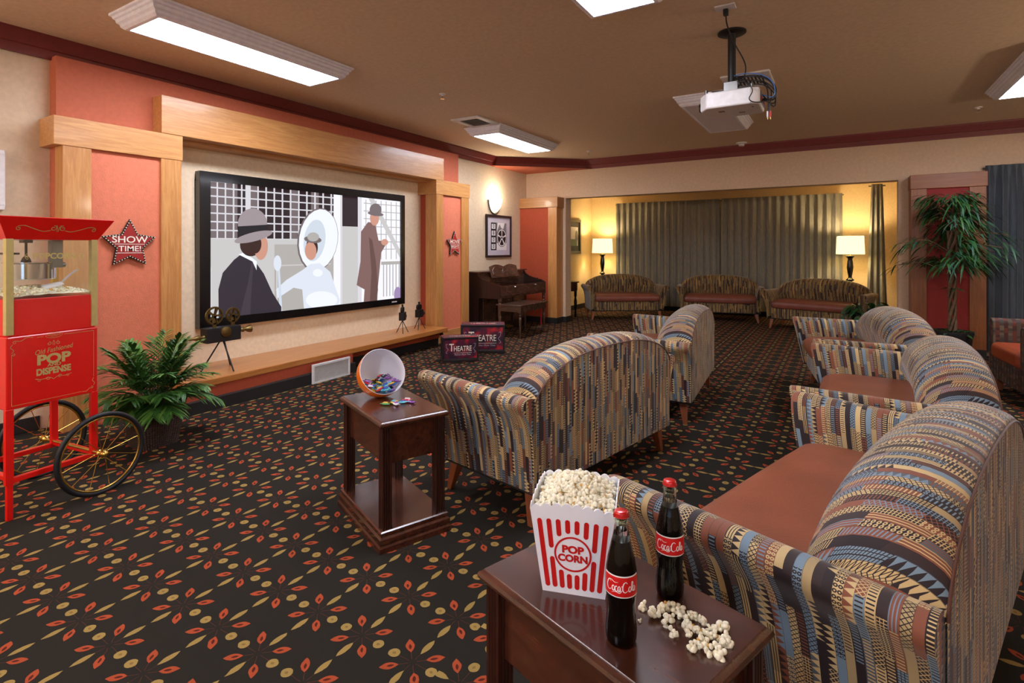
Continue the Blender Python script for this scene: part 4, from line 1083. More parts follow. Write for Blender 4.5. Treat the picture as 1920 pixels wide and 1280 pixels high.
m = MB(); P = [[(hx*.92*a, hy*.92*b_, 1.058+.045*(1-a*a*.7)*(1-b_*b_*.6)*(.8+.35*random.random())) for a in [-1+2*i/16 for i in range(17)]] for b_ in [-1+2*j/16 for j in range(17)]]
m.grid(P, flip=True)
rnd = random.Random(3)
import bmesh
for k in range(330):
    a, b_ = rnd.uniform(-.96, .96), rnd.uniform(-.96, .96); z = 1.062+.045*(1-a*a*.7)*(1-b_*b_*.6)
    r = rnd.uniform(.006, .0095); q0 = Matrix.Translation((hx*.92*a, hy*.92*b_, z)) @ Matrix.Rotation(rnd.uniform(0, 6), 4, 'X') @ Matrix.Diagonal((1, rnd.uniform(.6, 1), rnd.uniform(.6, 1), 1))
    m.lathe([(0, -r), (r*.75, -r*.6), (r*.95, 0), (r*.6, r*.75), (0, r*.9)], 7, T=q0, mi=1 if rnd.random() < .12 else 0)
m.build('popcorn_fill', ['popcorn', 'popcorn_hull'], t, smooth=60)['kind'] = 'stuff'
m = MB(); sp = spline([(.09, .06, 1.10), (.09, .085, 1.125), (.10, .12, 1.165), (.105, .15, 1.19)], 4); P = []
for i, p in enumerate(sp): P.append([p+Vector((-.014, 0, .0)), p+Vector((0, .004, -.004)), p+Vector((.014, 0, 0))])
m.grid(P); T = Matrix.Translation((.09, .035, 1.10)) @ Matrix.Rotation(radians(15), 4, 'X')
m.grid([[T @ Vector((.034*cos(a), -.045+.09*f, .022*sin(a)*(1-.3*f))) for a in [pi*k/10 for k in range(11)]] for f in (0, .3, .6, 1)])
m.build('scoop', 'white_plastic', t, smooth=60)
# gold lettering and scrollwork on the room-facing side
D = MB(); Xf = hx+.0012
def gs(pts, w, X=Xf, mb=None, sp=True):
    pts = [(p.x, p.y) for p in spline([(a, b_, 0) for a, b_ in pts], 5)] if sp else pts
    for qd in ribbon(pts, w): (mb or D).add([(X, a, b_) for a, b_ in qd], [(0, 1, 2, 3)])
def spiral(cx, cy, r, a0, turns, d=1): return [(cx+r*(1-.75*i/10)*cos(radians(a0+d*360*turns*i/10)), cy+r*(1-.75*i/10)*sin(radians(a0+d*360*turns*i/10))) for i in range(11)]
D.text('Old Fashioned', .034, (Xf, -.005, .790), (0, 1, .10), (0, -.10, 1), 0, bold=.0, xs=.82, shear=.3, depth=.0004)
D.text('POP', .066, (Xf, -.005, .743), (0, 1, 0), (0, 0, 1), 0, bold=.045, xs=1.18, depth=.0004)
D.text('AND', .022, (Xf, -.003, .714), (0, 1, 0), (0, 0, 1), 0, bold=.03, xs=1.2, depth=.0008)
D.text('DISPENSE', .044, (Xf, -.005, .684), (0, 1, 0), (0, 0, 1), 0, bold=.045, xs=.80, depth=.0004)
for s_ in (-1, 1):
    gs(spiral(-.005+s_*.020, .822, .010, 90, 1.1, s_), .0022); gs([(-.005+s_*.003, .812), (-.005+s_*.004, .826), (-.005, .836)], .002)
    gs([(-.005, .640), (-.005+s_*.02, .652), (-.005+s_*.05, .648), (-.005+s_*.078, .655)], .0022); gs(spiral(-.005+s_*.025, .650, .009, 0, 1, s_), .0022); gs(spiral(-.005+s_*.060, .646, .007, 180, 1, -s_), .002)
B0, B1, C0, C1 = -.175, .175, .545, .860      # thin border with curled corners
for a, b_ in (((B0, C0), (B1-.06, C0)), ((B0, C0), (B0, C1-.07)), ((B1, C1), (B1, C0+.07)), ((B0+.10, C1), (-.05, C1)), ((.04, C1), (B1, C1))): gs([a, b_], .0016, sp=False)
gs([(B0+.085, C1+.002), (B0+.06, C1+.006), (B0+.035, C1-.008), (B0+.012, C1-.004)], .0022); gs(spiral(B0+.012, C1-.012, .008, 90, 1), .002)
gs([(B0+.0, C1-.062), (B0+.008, C1-.05), (B0-.004, C1-.035), (B0+.004, C1-.02)], .0022); gs(spiral(B0+.008, C1-.068, .007, 180, 1), .002)
gs([(B1-.055, C0), (B1-.035, C0-.003), (B1-.02, C0+.010), (B1-.008, C0+.008)], .0022); gs(spiral(B1-.008, C0+.014, .006, -90, 1), .002)
gs([(B1, C0+.062), (B1-.006, C0+.048), (B1+.004, C0+.035), (B1, C0+.022)], .0022)
D.grid([[(Xf, -.004+(.036-e)*cos(2*pi*i/30), .862+(.014-e)*sin(2*pi*i/30)) for i in range(30)] for e in (0, .0014)], 0, None, True)
D.text('NOSTALGIA', .010, (Xf, -.004, .864), (0, 1, 0), (0, 0, 1), 0, depth=.0004); D.text('ELECTRICS', .006, (Xf, -.004, .856), (0, 1, 0), (0, 0, 1), 0, depth=.0004)
D.build('gold_print', 'gold_paint', t)
D = MB(); D.text('POPCORN', .040, (hx+.0005, .0, 1.262), (0, 1, 0), (0, 0, 1), 0, bold=.035, xs=.98, depth=.0004)
for s_ in (-1, 1):
    gs(spiral(s_*.118, 1.268, .008, 90, 1.1, s_), .0022, hx+.001, D); gs(spiral(s_*.118, 1.254, .008, -90, 1.1, -s_), .0022, hx+.001, D); gs([(s_*.105, 1.261), (s_*.13, 1.261)], .002, hx+.001, D)
D.build('window_print', 'gold_paint', t)
D = MB(); sl = .051/.098       # canopy scrolls follow its slope
def cn(a, b_): return (hx+.0035+(b_-1.35)*sl, a, b_)
def gc(pts, w):
    pts = [(p.x, p.y) for p in spline([(a, b_, 0) for a, b_ in pts], 5)]
    for qd in ribbon(pts, w): D.add([cn(a, b_) for a, b_ in qd], [(0, 1, 2, 3)])
for s_ in (-1, 1):
    gc(spiral(s_*.020, 1.402, .014, 90, 1.2, s_), .003); gc([(s_*.003, 1.385), (s_*.004, 1.405), (s_*.010, 1.418)], .0025)
    gc([(s_*.03, 1.392), (s_*.06, 1.386), (s_*.10, 1.398), (s_*.14, 1.412), (s_*.165, 1.408)], [.0015]+[.0035]*18+[.0015]*2 if False else .003); gc(spiral(s_*.160, 1.398, .011, 90, 1.2, -s_), .0028)
D.build('canopy_scroll', 'gold_paint', t)

# ------------------------------------------------------------ plants
def leaf_blade(m, base, d, L, w, droop=.3, mi=0, seg=5, fold=.15):
    d = Vector(d).normalized(); side = d.cross(Vector((0, 0, 1)))
    if side.length < .05: side = Vector((1, 0, 0))
    side.normalize(); up = side.cross(d).normalized(); P = []; p = Vector(base)
    for i in range(seg+1):
        f = i/seg; ww = w*(sin(pi*min(1, f*.93+.07)))**.8*.5 if i < seg else 0.0003
        c = Vector(base)+d*L*f-Vector((0, 0, 1))*droop*L*f*f
        P.append([c-side*ww+up*ww*fold, c, c+side*ww+up*ww*fold])
    m.grid(P, mi)
def frond(m, base, d, L, arch, nl, ll, lw, mi=0, stem=.003, sm=2):
    d = Vector(d).normalized(); pts = []
    for i in range(13):
        f = i/12; pts.append(Vector(base)+d*L*f-Vector((0, 0, 1))*arch*L*f*f)
    m.tube(pts, [stem*(1-.7*i/12) for i in range(13)], 5, sm)
    for k in range(nl):
        f = .22+.78*k/(nl-1); i = min(11, int(f*12)); p = pts[i]+(pts[i+1]-pts[i])*(f*12-i); tg = (pts[i+1]-pts[i]).normalized()
        sd = tg.cross(Vector((0, 0, 1))).normalized()
        for s_ in (-1, 1):
            l = ll*(.45+.75*sin(pi*min(1, .15+.8*f)))*random.uniform(.85, 1.1)
            leaf_blade(m, p, tg*(.65+.5*f)+sd*s_*.85+Vector((0, 0, random.uniform(-.05, .2))), l, lw, random.uniform(.15, .5), mi if random.random() < .6 else 1, 4)
t = thing('potted_palm', 'bushy green palm in a dark wicker basket beside the popcorn cart', 'potted plant', (-3.90, 1.79, 0))
m = MB(); P, UV = [], []; nn = 40
def sq(r, a): c, s_ = cos(a), sin(a); k = (abs(c)**5+abs(s_)**5)**(-1/5.0); return (r*k*c, r*k*s_)
for r, z in ((.115, 0), (.125, .05), (.136, .12), (.146, .20), (.156, .275), (.162, .285), (.158, .295), (.148, .285), (.14, .24)):
    P.append([(*sq(r, 2*pi*i/nn), z) for i in range(nn+1)]); UV.append([(i*.026, z) for i in range(nn+1)])
m.grid(P, 0, UV); m.add([(*sq(.115, 2*pi*i/nn), 0) for i in range(nn)], [tuple(reversed(range(nn)))]); m.build('basket', 'wicker', t, smooth=50)
m = MB(); m.add([(*sq(.143, 2*pi*i/nn), .255) for i in range(nn)], [tuple(range(nn))]); m.build('moss', 'moss', t)
random.seed(21); m = MB()
for k in range(54):
    a = 2*pi*k/54*5+random.uniform(-.15, .15); el = (.5, .9, 1.5, 2.4, 3.6)[k % 5]; L = random.uniform(.46, .60)*(1.08 if el > 2 else .85 if el > .8 else .68)
    if cos(a)*.6-sin(a)*.8 > .3 and el < 1: L *= .8
    frond(m, (.03*cos(a), .03*sin(a), .28), (cos(a), sin(a), el), L, .22+.24/(el+.3), 16, .13, .019)
m.build('fronds', ['leaf_green', 'leaf_light', 'leaf_deep'], t)

t = thing('potted_tree', 'tall potted tree with twisted trunk and drooping leaves before the right pilaster', 'tree', (1.115, 7.86, 0))
MB().lathe([(0, 0), (.15, 0), (.16, .02), (.18, .28), (.195, .33), (.195, .36), (.175, .36), (.17, .30), (0, .30)], 28).build('pot', 'pot_black', t, smooth=40)
m = MB()
for k in range(4):
    ph = 2*pi*k/4; m.tube([(.030*cos(ph+z*9)*(1 if z < 1.0 else 1.2), .030*sin(ph+z*9), .28+z) for z in [i*.035 for i in range(36)]], .017 if k % 2 else .013, 7)
random.seed(5); BR = []
for k in range(44):
    z = random.uniform(1.05, 1.86); a = random.uniform(0, 2*pi); L = random.uniform(.22, .52)*(1.0 if z < 1.62 else .60)
    pts = [Vector((0, 0, z-.1)), Vector((L*.5*cos(a), L*.5*sin(a), z+.06)), Vector((L*cos(a), L*sin(a), z+.03))]; BR.append((pts, a)); m.tube(spline(pts, 3), .005, 5)
m.build('trunk', 'bark', t, smooth=60)
m = MB()
for pts, a in BR:
    for f in range(24):
        p = pts[1]+(pts[2]-pts[1])*random.uniform(-.5, 1.1)+Vector((random.uniform(-.07, .07), random.uniform(-.07, .07), random.uniform(-.04, .06)))
        b_ = a+random.uniform(-1.1, 1.1); leaf_blade(m, p, (cos(b_), sin(b_), random.uniform(-.5, .45)), random.uniform(.13, .22), random.uniform(.016, .024), random.uniform(.3, .9), random.choice((0, 0, 1, 2)))
for k in range(60):
    a = random.uniform(0, 6.28); leaf_blade(m, (.08*cos(a), .08*sin(a), random.uniform(1.65, 1.85)), (cos(a), sin(a), random.uniform(.1, 1.1)), random.uniform(.14, .24), .02, .3, random.choice((0, 1, 2)))
for k in range(6):
    a = random.uniform(0, 6.28); leaf_blade(m, (.03*cos(a), .03*sin(a), .85), (cos(a), sin(a), .1), .17, .018, .3, 0)
m.build('foliage', ['leaf_deep', 'leaf_green', 'leaf_bluish'], t)
m = MB()
for k in range(70):
    a = random.uniform(0, 6.28); r = random.uniform(.02, .15); leaf_blade(m, (r*cos(a), r*sin(a), .33), (cos(a), sin(a), random.uniform(.2, 1.5)), random.uniform(.07, .14), .04, .5, random.choice((0, 1, 2)))
m.build('pot_planting', ['leaf_deep', 'leaf_green', 'leaf_bluish'], t)

t = thing('potted_plant', 'low dark broad-leaved plant in a black pot beside the right alcove loveseat', 'potted plant', (.33, 8.80, 0))
MB().lathe([(0, 0), (.12, 0), (.13, .02), (.17, .33), (.185, .36), (.185, .39), (.165, .39), (.155, .34), (0, .34)], 26).build('pot', 'pot_black', t, smooth=40)
m = MB(); random.seed(9)
for k in range(46):
    a = random.uniform(0, 6.28); el = random.uniform(.1, 1.6); L = random.uniform(.10, .24); p = Vector((.03*cos(a), .03*sin(a), .36)); d = Vector((cos(a), sin(a), el)).normalized()
    e = p+d*L; m.tube([p, e], .003, 4, 0); leaf_blade(m, e, (cos(a), sin(a), random.uniform(-.5, .3)), random.uniform(.12, .18), random.uniform(.07, .10), .5, random.choice((0, 0, 1)), 5, .3)
m.build('leaves', ['leaf_deep', 'leaf_bluish'], t, smooth=60)

# ------------------------------------------------------------ props on the ledge
t = thing('film_projector_model', 'antique film projector model with two reels on a tripod, on the ledge', 'ornament', (-4.60, 2.655, .243))
ZL = .243
m = MB()
for a, b_ in (((-4.633, 2.49), (-4.60, 2.64)), ((-4.43, 2.66), (-4.59, 2.66)), ((-4.72, 2.80), (-4.61, 2.68))):
    m.tube([(a[0], a[1], ZL+.004), (b_[0], b_[1], ZL+.255)], .0065, 8)
m.build('tripod', 'black_metal', t, world=True, smooth=60)
MB().box(-4.66, -4.55, 2.50, 2.80, ZL+.25, ZL+.375).build('lamp_house', 'black_plastic', t, world=True, bevel=.004)
m = MB(); TX = lambda y, z, s_=1: Matrix.Translation((-4.605, y, z)) @ Matrix.Rotation(-s_*pi/2, 4, 'X')
m.lathe([(0, 0), (.016, 0), (.012, .015), (.020, .035), (.024, .05), (.014, .07), (.030, .10), (.034, .125), (.026, .125), (0, .11)], 18, T=TX(2.80, ZL+.325))
m.lathe([(0, 0), (.022, 0), (.014, .02), (.024, .045), (.020, .065), (.012, .09), (.014, .15), (0, .15)], 18, T=TX(2.50, ZL+.30, -1)); m.build('lens_barrel', 'antique_bronze', t, world=True, smooth=50)
for cy_, r in ((2.59, .075), (2.755, .062)):
    m = MB(); cz_ = ZL+.375+.055+r*.62
    for X_ in (-4.612, -4.592):
        m.grid([[(X_, cy_+q_*cos(2*pi*i/28), cz_+q_*sin(2*pi*i/28)) for i in range(28)] for q_ in (r, r-.012)], 0, None, True)
        m.grid([[(X_, cy_+q_*cos(2*pi*i/16), cz_+q_*sin(2*pi*i/16)) for i in range(16)] for q_ in (.018, .0)], 0, None, True)
        for k in range(5):
            a = 2*pi*k/5
            for qd in ribbon([(cy_+.015*cos(a), cz_+.015*sin(a)), (cy_+(r-.008)*cos(a), cz_+(r-.008)*sin(a))], [.012, .022]): m.add([(X_, u_, v_) for u_, v_ in qd], [(0, 1, 2, 3)])
    m.tube([(-4.602, cy_+r*cos(2*pi*i/28), cz_+r*sin(2*pi*i/28)) for i in range(28)], .006, 6, 0, True)
    m.box(-4.612, -4.592, cy_-.012, cy_+.012, ZL+.375, cz_); m.build('reel', 'antique_bronze', t, world=True)
m = MB(); m.lathe([(0, 0), (.045, 0), (.045, .012), (.03, .018), (0, .018)], 20, T=Matrix.Translation((-4.55, 2.66, ZL+.335)) @ Matrix.Rotation(pi/2, 4, 'Y')); m.build('side_disc', 'antique_bronze', t, world=True, smooth=40)
def mini_cam(loc, rz, label, sc=1.0):
    t = thing('movie_camera_model', label, 'ornament', loc, rz, 'miniature movie cameras on the ledge')
    m = MB(); k = sc
    for a in (.3, 2.4, 4.4): m.tube([(.085*k*cos(a), .085*k*sin(a), .003), (0, 0, .16*k)], .0045, 6)
    m.build('tripod', 'black_metal', t, smooth=50)
    MB().box(-.06*k, .05*k, -.035*k, .035*k, .16*k, .26*k).build('body', 'black_metal', t, bevel=.003)
    m = MB(); T = Matrix.Translation((-.06*k, 0, .20*k)) @ Matrix.Rotation(-pi/2, 4, 'Y'); m.lathe([(0, 0), (.024*k, 0), (.024*k, .03*k), (.030*k, .035*k), (.030*k, .055*k), (.02*k, .055*k), (0, .045*k)], 16, T=T); m.build('lens', 'black_plastic', t, smooth=40)
    m = MB()
    for x_, r in ((-.025*k, .034*k), (.03*k, .034*k)):
        T = Matrix.Translation((x_, -.012, .26*k+r*.95)) @ Matrix.Rotation(-pi/2, 4, 'X'); m.lathe([(0, 0), (r, 0), (r, .024), (0, .024)], 20, T=T)
    m.box(-.01*k, .01*k, -.01, .01, .32*k, .36*k); m.build('film_magazine', 'black_metal', t, smooth=40)
    return t
cA = mini_cam((-4.66, 4.985, ZL), radians(-60), 'small black movie camera model nearest the right end of the screen')
dup(cA, (-4.69, 5.33, ZL), radians(-75), 'small black movie camera model at the far end of the ledge')

# ------------------------------------------------------------ theatre boxes
def theatre_box(loc, rz, w, d, h, label):
    t = thing('theatre_box', label, 'box', loc, rz, None); k = h/.29
    MB().box(-w/2+.01, w/2-.01, .006, d-.006, .03, h-.012).build('case', 'theatre_print', t)
    m = MB(); e = .020*k
    for x in (-w/2, w/2-e): 
        for y in (0, d-e): m.box(x, x+e, y, y+e, .02, h-.006)
    for z in (.02, h-e-.006):
        m.box(-w/2, w/2, 0, e, z, z+e); m.box(-w/2, w/2, d-e, d, z, z+e); m.box(-w/2, -w/2+e, 0, d, z, z+e); m.box(w/2-e, w/2, 0, d, z, z+e)
    m.box(-w/2-.006, w/2+.006, -.006, d+.006, 0, .028*k); m.build('trim', 'frame_dark', t, bevel=.003)
    MB().box(-w/2+.004, w/2-.004, .004, d-.004, h-.010, h).build('lid', 'theatre_print', t, bevel=.003)
    m = MB(); X = w/.42; zc = h*.55
    m.text('T', .125*X, (-.108*X, .004, zc+.006*X), (1, 0, 0), (0, 0, 1), 0, xs=.75, depth=.001, bold=.006)
    m.text('HEATRE', .085*X, (.022*X, .004, zc-.008*X), (1, 0, 0), (0, 0, 1), 0, xs=.70, depth=.001, bold=.008)
    m.text('Matinee Show Time', .024*X, (.02*X, .004, zc-.075*X), (1, 0, 0), (0, 0, 1), 1, shear=.3, depth=.001)
    m.box(-.08*X, .13*X, .0025, .0035, zc-.056*X, zc-.053*X, 0)
    for s_ in (-1, 1):
        pts = [(s_*.150*X, zc+.045*X), (s_*.172*X, zc+.05*X), (s_*.165*X, zc+.01*X), (s_*.148*X, zc-.01*X), (s_*.172*X, zc-.045*X), (s_*.155*X, zc-.055*X)]
        for qd in ribbon([(p.x, p.y) for p in spline([(a, b_, 0) for a, b_ in pts], 5)], .003*X): m.add([(a, .003, b_) for a, b_ in qd], [(0, 1, 2, 3)], 1)
    m.build('lettering', ['letter_white', 'mat_lilac'], t); m = MB()
    m.text('THEATRE', .062*X, (.0, d*.42, h), (1, 0, 0), (0, 1, 0), 0, xs=1.0, depth=.001, bold=.01)
    for s_ in (-1, 1): m.text('~', .07*X, (s_*.17*X, d*.42, h), (1, 0, 0), (0, 1, 0), 1, depth=.001)
    m.build('lid_lettering', ['letter_white', 'mat_lilac'], t)
theatre_box((-3.70, 4.92, 0), radians(46), .415, .20, .285, 'smaller dark THEATRE storage box standing in front')
theatre_box((-3.775, 5.47, 0), radians(33), .55, .27, .355, 'larger dark THEATRE storage box standing behind the smaller one')

# ------------------------------------------------------------ piano and bench
t = thing('piano', 'dark brown upright spinet piano against the cream wall', 'piano', (-4.55, 7.28, 0))
PX0, PX1, PY0, PY1 = -4.895, -4.22, 6.56, 8.02
side = [(PX0, 0), (PX0+.30, 0), (PX0+.30, .56), (PX1, .56), (PX1, .745), (PX1-.05, .765), (PX0+.36, .835), (PX0+.29, .88), (PX0+.26, .93), (PX0, .93)]
for y in (PY0, PY1-.035):
    m = MB(); m.prism([(a, b_) for a, b_ in side], (0, y, 0), (1, 0, 0), (0, 0, 1), -.035); m.build('side_panel', 'piano_dark', t, world=True, bevel=.003)
MB().box(PX0, PX0+.30, PY0+.03, PY1-.03, 0.02, .60).build('lower_case', 'piano_dark', t, world=True)
m = MB()
for k in range(3): m.box(PX0+.30, PX0+.308, PY0+.10+k*.44, PY0+.46+k*.44, .12, .55)
m.build('lower_moulding', 'piano_wood', t, world=True, bevel=.006)
MB().box(PX0, PX0+.285, PY0-.008, PY1+.008, .93, .952).build('top_lid', 'piano_wood', t, world=True, bevel=.004)
MB().box(PX0, PX0+.25, PY0+.03, PY1-.03, .60, .93).build('upper_case', 'piano_wood', t, world=True)
MB().box(PX0+.26, PX1-.02, PY0+.035, PY1-.035, .565, .66).build('keybed', 'piano_wood', t, world=True)
MB().box(PX1-.02, PX1+.002, PY0+.035, PY1-.035, .60, .742).build('key_slip', 'piano_wood', t, world=True, bevel=.003)
m = MB(); m.prism([(PX1+.002, .742), (PX1+.002, .757), (PX0+.40, .822), (PX0+.26, .855), (PX0+.26, .74)], (0, PY0+.035, 0), (1, 0, 0), (0, 0, 1), -(PY1-PY0-.07)); m.build('fallboard', 'piano_wood', t, world=True, bevel=.003)
m = MB()
for f in (.35, .68): m.box(PX1-.20*f-.004, PX1-.20*f+.004, PY0+.05, PY1-.05, .762+.075*f*.72, .770+.075*f*.72)
m.build('fallboard_strip', 'piano_dark', t, world=True)
for y in (6.98, 7.62):
    MB().lathe([(0, 0), (.010, 0), (.006, .008), (.012, .016), (.010, .024), (0, .027)], 12, T=Matrix.Translation((PX1+.002, y, .715)) @ Matrix.Rotation(pi/2, 4, 'Y')).build('knob', 'chrome', t, world=True, smooth=50)
tilt_ = Matrix.Translation((PX0+.33, 7.28, .845)) @ Matrix.Rotation(radians(-16), 4, 'Y') @ Matrix.Diagonal((1, 1.0, 1.15, 1))     # music desk
m = MB(); crest = [(-.40, 0), (.40, 0), (.40, .16)]+[(.40-.38*i/12, .160+.026*sin(pi*i/12)) for i in range(1, 13)]+[(0, .155)]+[(-.02-.38*i/12, .160+.026*sin(pi*i/12)) for i in range(0, 13)]
m.prism(crest, (0, 0, 0), (0, 1, 0), (0, 0, 1), .02); md = m.build('music_desk', 'piano_wood', t, bevel=.003)
md.matrix_local = FR[t.name].inverted() @ tilt_
m = MB()
for c_, w_ in ((-.22, .13), (0, .06), (.22, .13)):
    pl_ = [(c_+w_*x_, .085+.062*y_) for x_, y_ in ((-.7, -1), (.7, -1), (1, -.5), (1, .4), (.5, .95), (0, 1.05), (-.5, .95), (-1, .4), (-1, -.5))]
    for i in range(len(pl_)):
        a, b_ = pl_[i], pl_[(i+1) % len(pl_)]; m.tube([(.003, a[0], a[1]), (.003, b_[0], b_[1])], .004, 5)
sm = m.build('carved_panel', 'walnut', t); sm.matrix_local = FR[t.name].inverted() @ tilt_
turn = [(.0, 0), (.010, 0), (.013, .02), (.012, .06), (.020, .20), (.026, .34), (.024, .40), (.016, .42), (.024, .435), (.016, .45), (.026, .475), (.026, .50), (.018, .51), (.028, .52), (.028, .57), (0, .57)]
for y in (PY0+.045, PY1-.045): MB().lathe(turn, 16, c=(PX1-.035, y, 0)).build('leg', 'piano_wood', t, world=True, smooth=40)
for y in (7.22, 7.29, 7.36):
    m = MB(); m.tube([(PX0+.30, y, .07), (PX0+.38, y, .055), (PX0+.42, y, .04)], [.008, .010, .014], 8); m.build('pedal', 'brass', t, world=True, smooth=50)
t = thing('piano_bench', 'brown wooden piano bench with turned legs before the piano', 'bench', (-4.07, 6.97, 0))
bx0, bx1, by0, by1 = -4.27, -3.88, 6.58, 7.36
MB().box(bx0-.02, bx1+.02, by0-.02, by1+.02, .465, .487).build('seat_lid', 'walnut', t, world=True, bevel=.005)
MB().box(bx0, bx1, by0, by1, .385, .466).build('apron', 'walnut', t, world=True, bevel=.002)
bl = [(0, 0), (.006, 0), (.010, .02), (.011, .08), (.020, .26), (.021, .30), (.013, .315), (.021, .33), (.014, .345), (.019, .36), (.019, .40), (0, .40)]
for x in (bx0+.025, bx1-.025):
    for y in (by0+.025, by1-.025):
        m = MB(); m.lathe(bl, 14, c=(x, y, 0)); m.box(x-.022, x+.022, y-.022, y+.022, .375, .46); m.build('leg', 'walnut', t, world=True, smooth=40)
t = thing('red_ribbon', 'narrow red felt strip hanging beside the piano leg', 'ribbon', (-4.36, 8.08, 0))
MB().box(-4.37, -4.355, 8.065, 8.10, .0, .38).build('strip', 'felt_red', t, world=True, bevel=.002)

# ------------------------------------------------------------ ceiling projector
t = thing('video_projector', 'white video projector hanging from a black ceiling pole', 'projector', (-.643, 4.03, ZC))
MB().lathe([(0, 0), (.095, 0), (.095, -.010), (.088, -.014), (0, -.014)], 32, T=Matrix.Translation((-.643, 4.03, ZC))).build('ceiling_plate', 'black_plastic', t, world=True, smooth=40)
m = MB(); m.tube([(-.643, 4.03, ZC-.01), (-.643, 4.03, 2.47)], .027, 20); m.build('pole', 'black_plastic', t, world=True, smooth=40)
m = MB(); m.box(-.69, -.60, 3.99, 4.07, 2.405, 2.47); m.tube([(-.80, 3.95, 2.405), (-.643, 4.03, 2.42), (-.50, 4.11, 2.405)], .008, 8); m.tube([(-.80, 4.10, 2.405), (-.643, 4.03, 2.42), (-.50, 3.93, 2.405)], .008, 8)
for x, y in ((-.80, 3.95), (-.50, 4.11), (-.80, 4.10), (-.50, 3.93)): m.tube([(x, y, 2.37), (x, y, 2.42)], .011, 10)
m.build('bracket', 'steel_gray', t, world=True, smooth=40)
m = MB(); bx = [(-.835, 3.93), (-.78, 3.845), (-.50, 3.84), (-.445, 3.87), (-.445, 4.14), (-.48, 4.17), (-.79, 4.17), (-.835, 4.13)]
P = [[(a, b_, z) for a, b_ in bx] for z in (2.265, 2.375)]; m.prism(bx, (0, 0, 2.375), (1, 0, 0), (0, 1, 0), .112)
m.build('body', 'white_plastic', t, world=True, bevel=.012, seg=3)
m = MB(); m.lathe([(0, 0), (.032, 0), (.036, .02), (.030, .03), (0, .022)], 20, T=Matrix.Translation((-.832, 4.03, 2.32)) @ Matrix.Rotation(-pi/2, 4, 'Y')); m.build('lens', 'black_gloss', t, world=True, smooth=40)
MB().lathe([(0, 0), (.014, 0), (.014, .022), (0, .022)], 14, T=Matrix.Translation((-.77, 3.92, 2.375))).build('focus_knob', 'white_plastic', t, world=True, smooth=40)
m = MB(); m.box(-.446, -.442, 3.90, 4.12, 2.285, 2.36)
for k in range(5): m.box(-.443, -.438, 3.92+k*.04, 3.945+k*.04, 2.30, 2.325, 1 if k % 2 else 2)
m.build('port_panel', ['steel_gray', 'black_plastic', 'rca_red'], t, world=True)
m = MB(); m.box(-.72, -.68, 3.95, 3.99, 2.262, 2.264); m.box(-.60, -.56, 4.05, 4.07, 2.262, 2.264); m.box(-.50, -.49, 3.92, 3.95, 2.262, 2.264); m.build('foot_marking', 'steel_gray', t, world=True)
m = MB()
def cb(pts, r=.0045, mi=0): m.tube(spline(pts, 5), r, 7, mi)
cb([(-.61, 3.60, ZC-.03), (-.612, 3.66, ZC-.09), (-.60, 3.85, ZC-.14), (-.55, 3.98, ZC-.25), (-.56, 4.02, 2.50), (-.60, 4.00, 2.42)])
for k, (dy, dz, r, mi) in enumerate(((0, 0, .005, 0), (.03, -.02, .004, 0), (.05, .015, .006, 0), (-.03, .01, .0035, 1), (.02, -.045, .004, 0))):
    cb([(-.62, 4.0+dy, 2.50), (-.54, 4.02+dy, 2.50+dz), (-.43, 3.99+dy, 2.46+dz), (-.365, 3.96+dy, 2.38+dz), (-.37, 3.96+dy, 2.30+dz), (-.44, 3.96+dy, 2.305+.01*k)], r, mi)
cb([(-.60, 3.98, 2.46), (-.53, 3.83, 2.41), (-.48, 3.80, 2.34), (-.50, 3.80, 2.285), (-.47, 3.83, 2.265), (-.40, 3.90, 2.28), (-.36, 3.94, 2.32)], .0035)
cb([(-.46, 4.0, 2.46), (-.41, 3.95, 2.38), (-.40, 3.92, 2.28), (-.40, 3.92, 2.20)], .004); cb([(-.44, 4.0, 2.44), (-.385, 3.95, 2.36), (-.388, 3.92, 2.26), (-.388, 3.92, 2.20)], .004)
m.tube(arc_pts := [(-.645+.05*cos(a), 4.0, 2.43+.04*sin(a)) for a in [2*pi*i/20 for i in range(20)]], .004, 6, 0, True)
m.build('cable', ['black_plastic', 'cable_blue', 'cable_green'], t, world=True, smooth=60)
for x, mt in ((-.402, 'white_plastic'), (-.386, 'rca_red')):
    m = MB(); m.tube([(x, 3.92, 2.215), (x, 3.92, 2.175)], .006, 8); m.tube([(x, 3.92, 2.175), (x, 3.92, 2.16)], .003, 8, 1); m.build('cable_plug', [mt, 'brass'], t, world=True, smooth=50)
t = thing('ceiling_outlet', 'white ceiling power outlet with a black plug above the projector', 'outlet', (-.61, 3.58, ZC))
MB().box(-.67, -.55, 3.54, 3.62, ZC-.010, ZC).build('plate', 'white_plastic', t, world=True, bevel=.003)
MB().box(-.625, -.595, 3.585, 3.615, ZC-.05, ZC-.01).build('plug', 'black_plastic', t, world=True, bevel=.004)

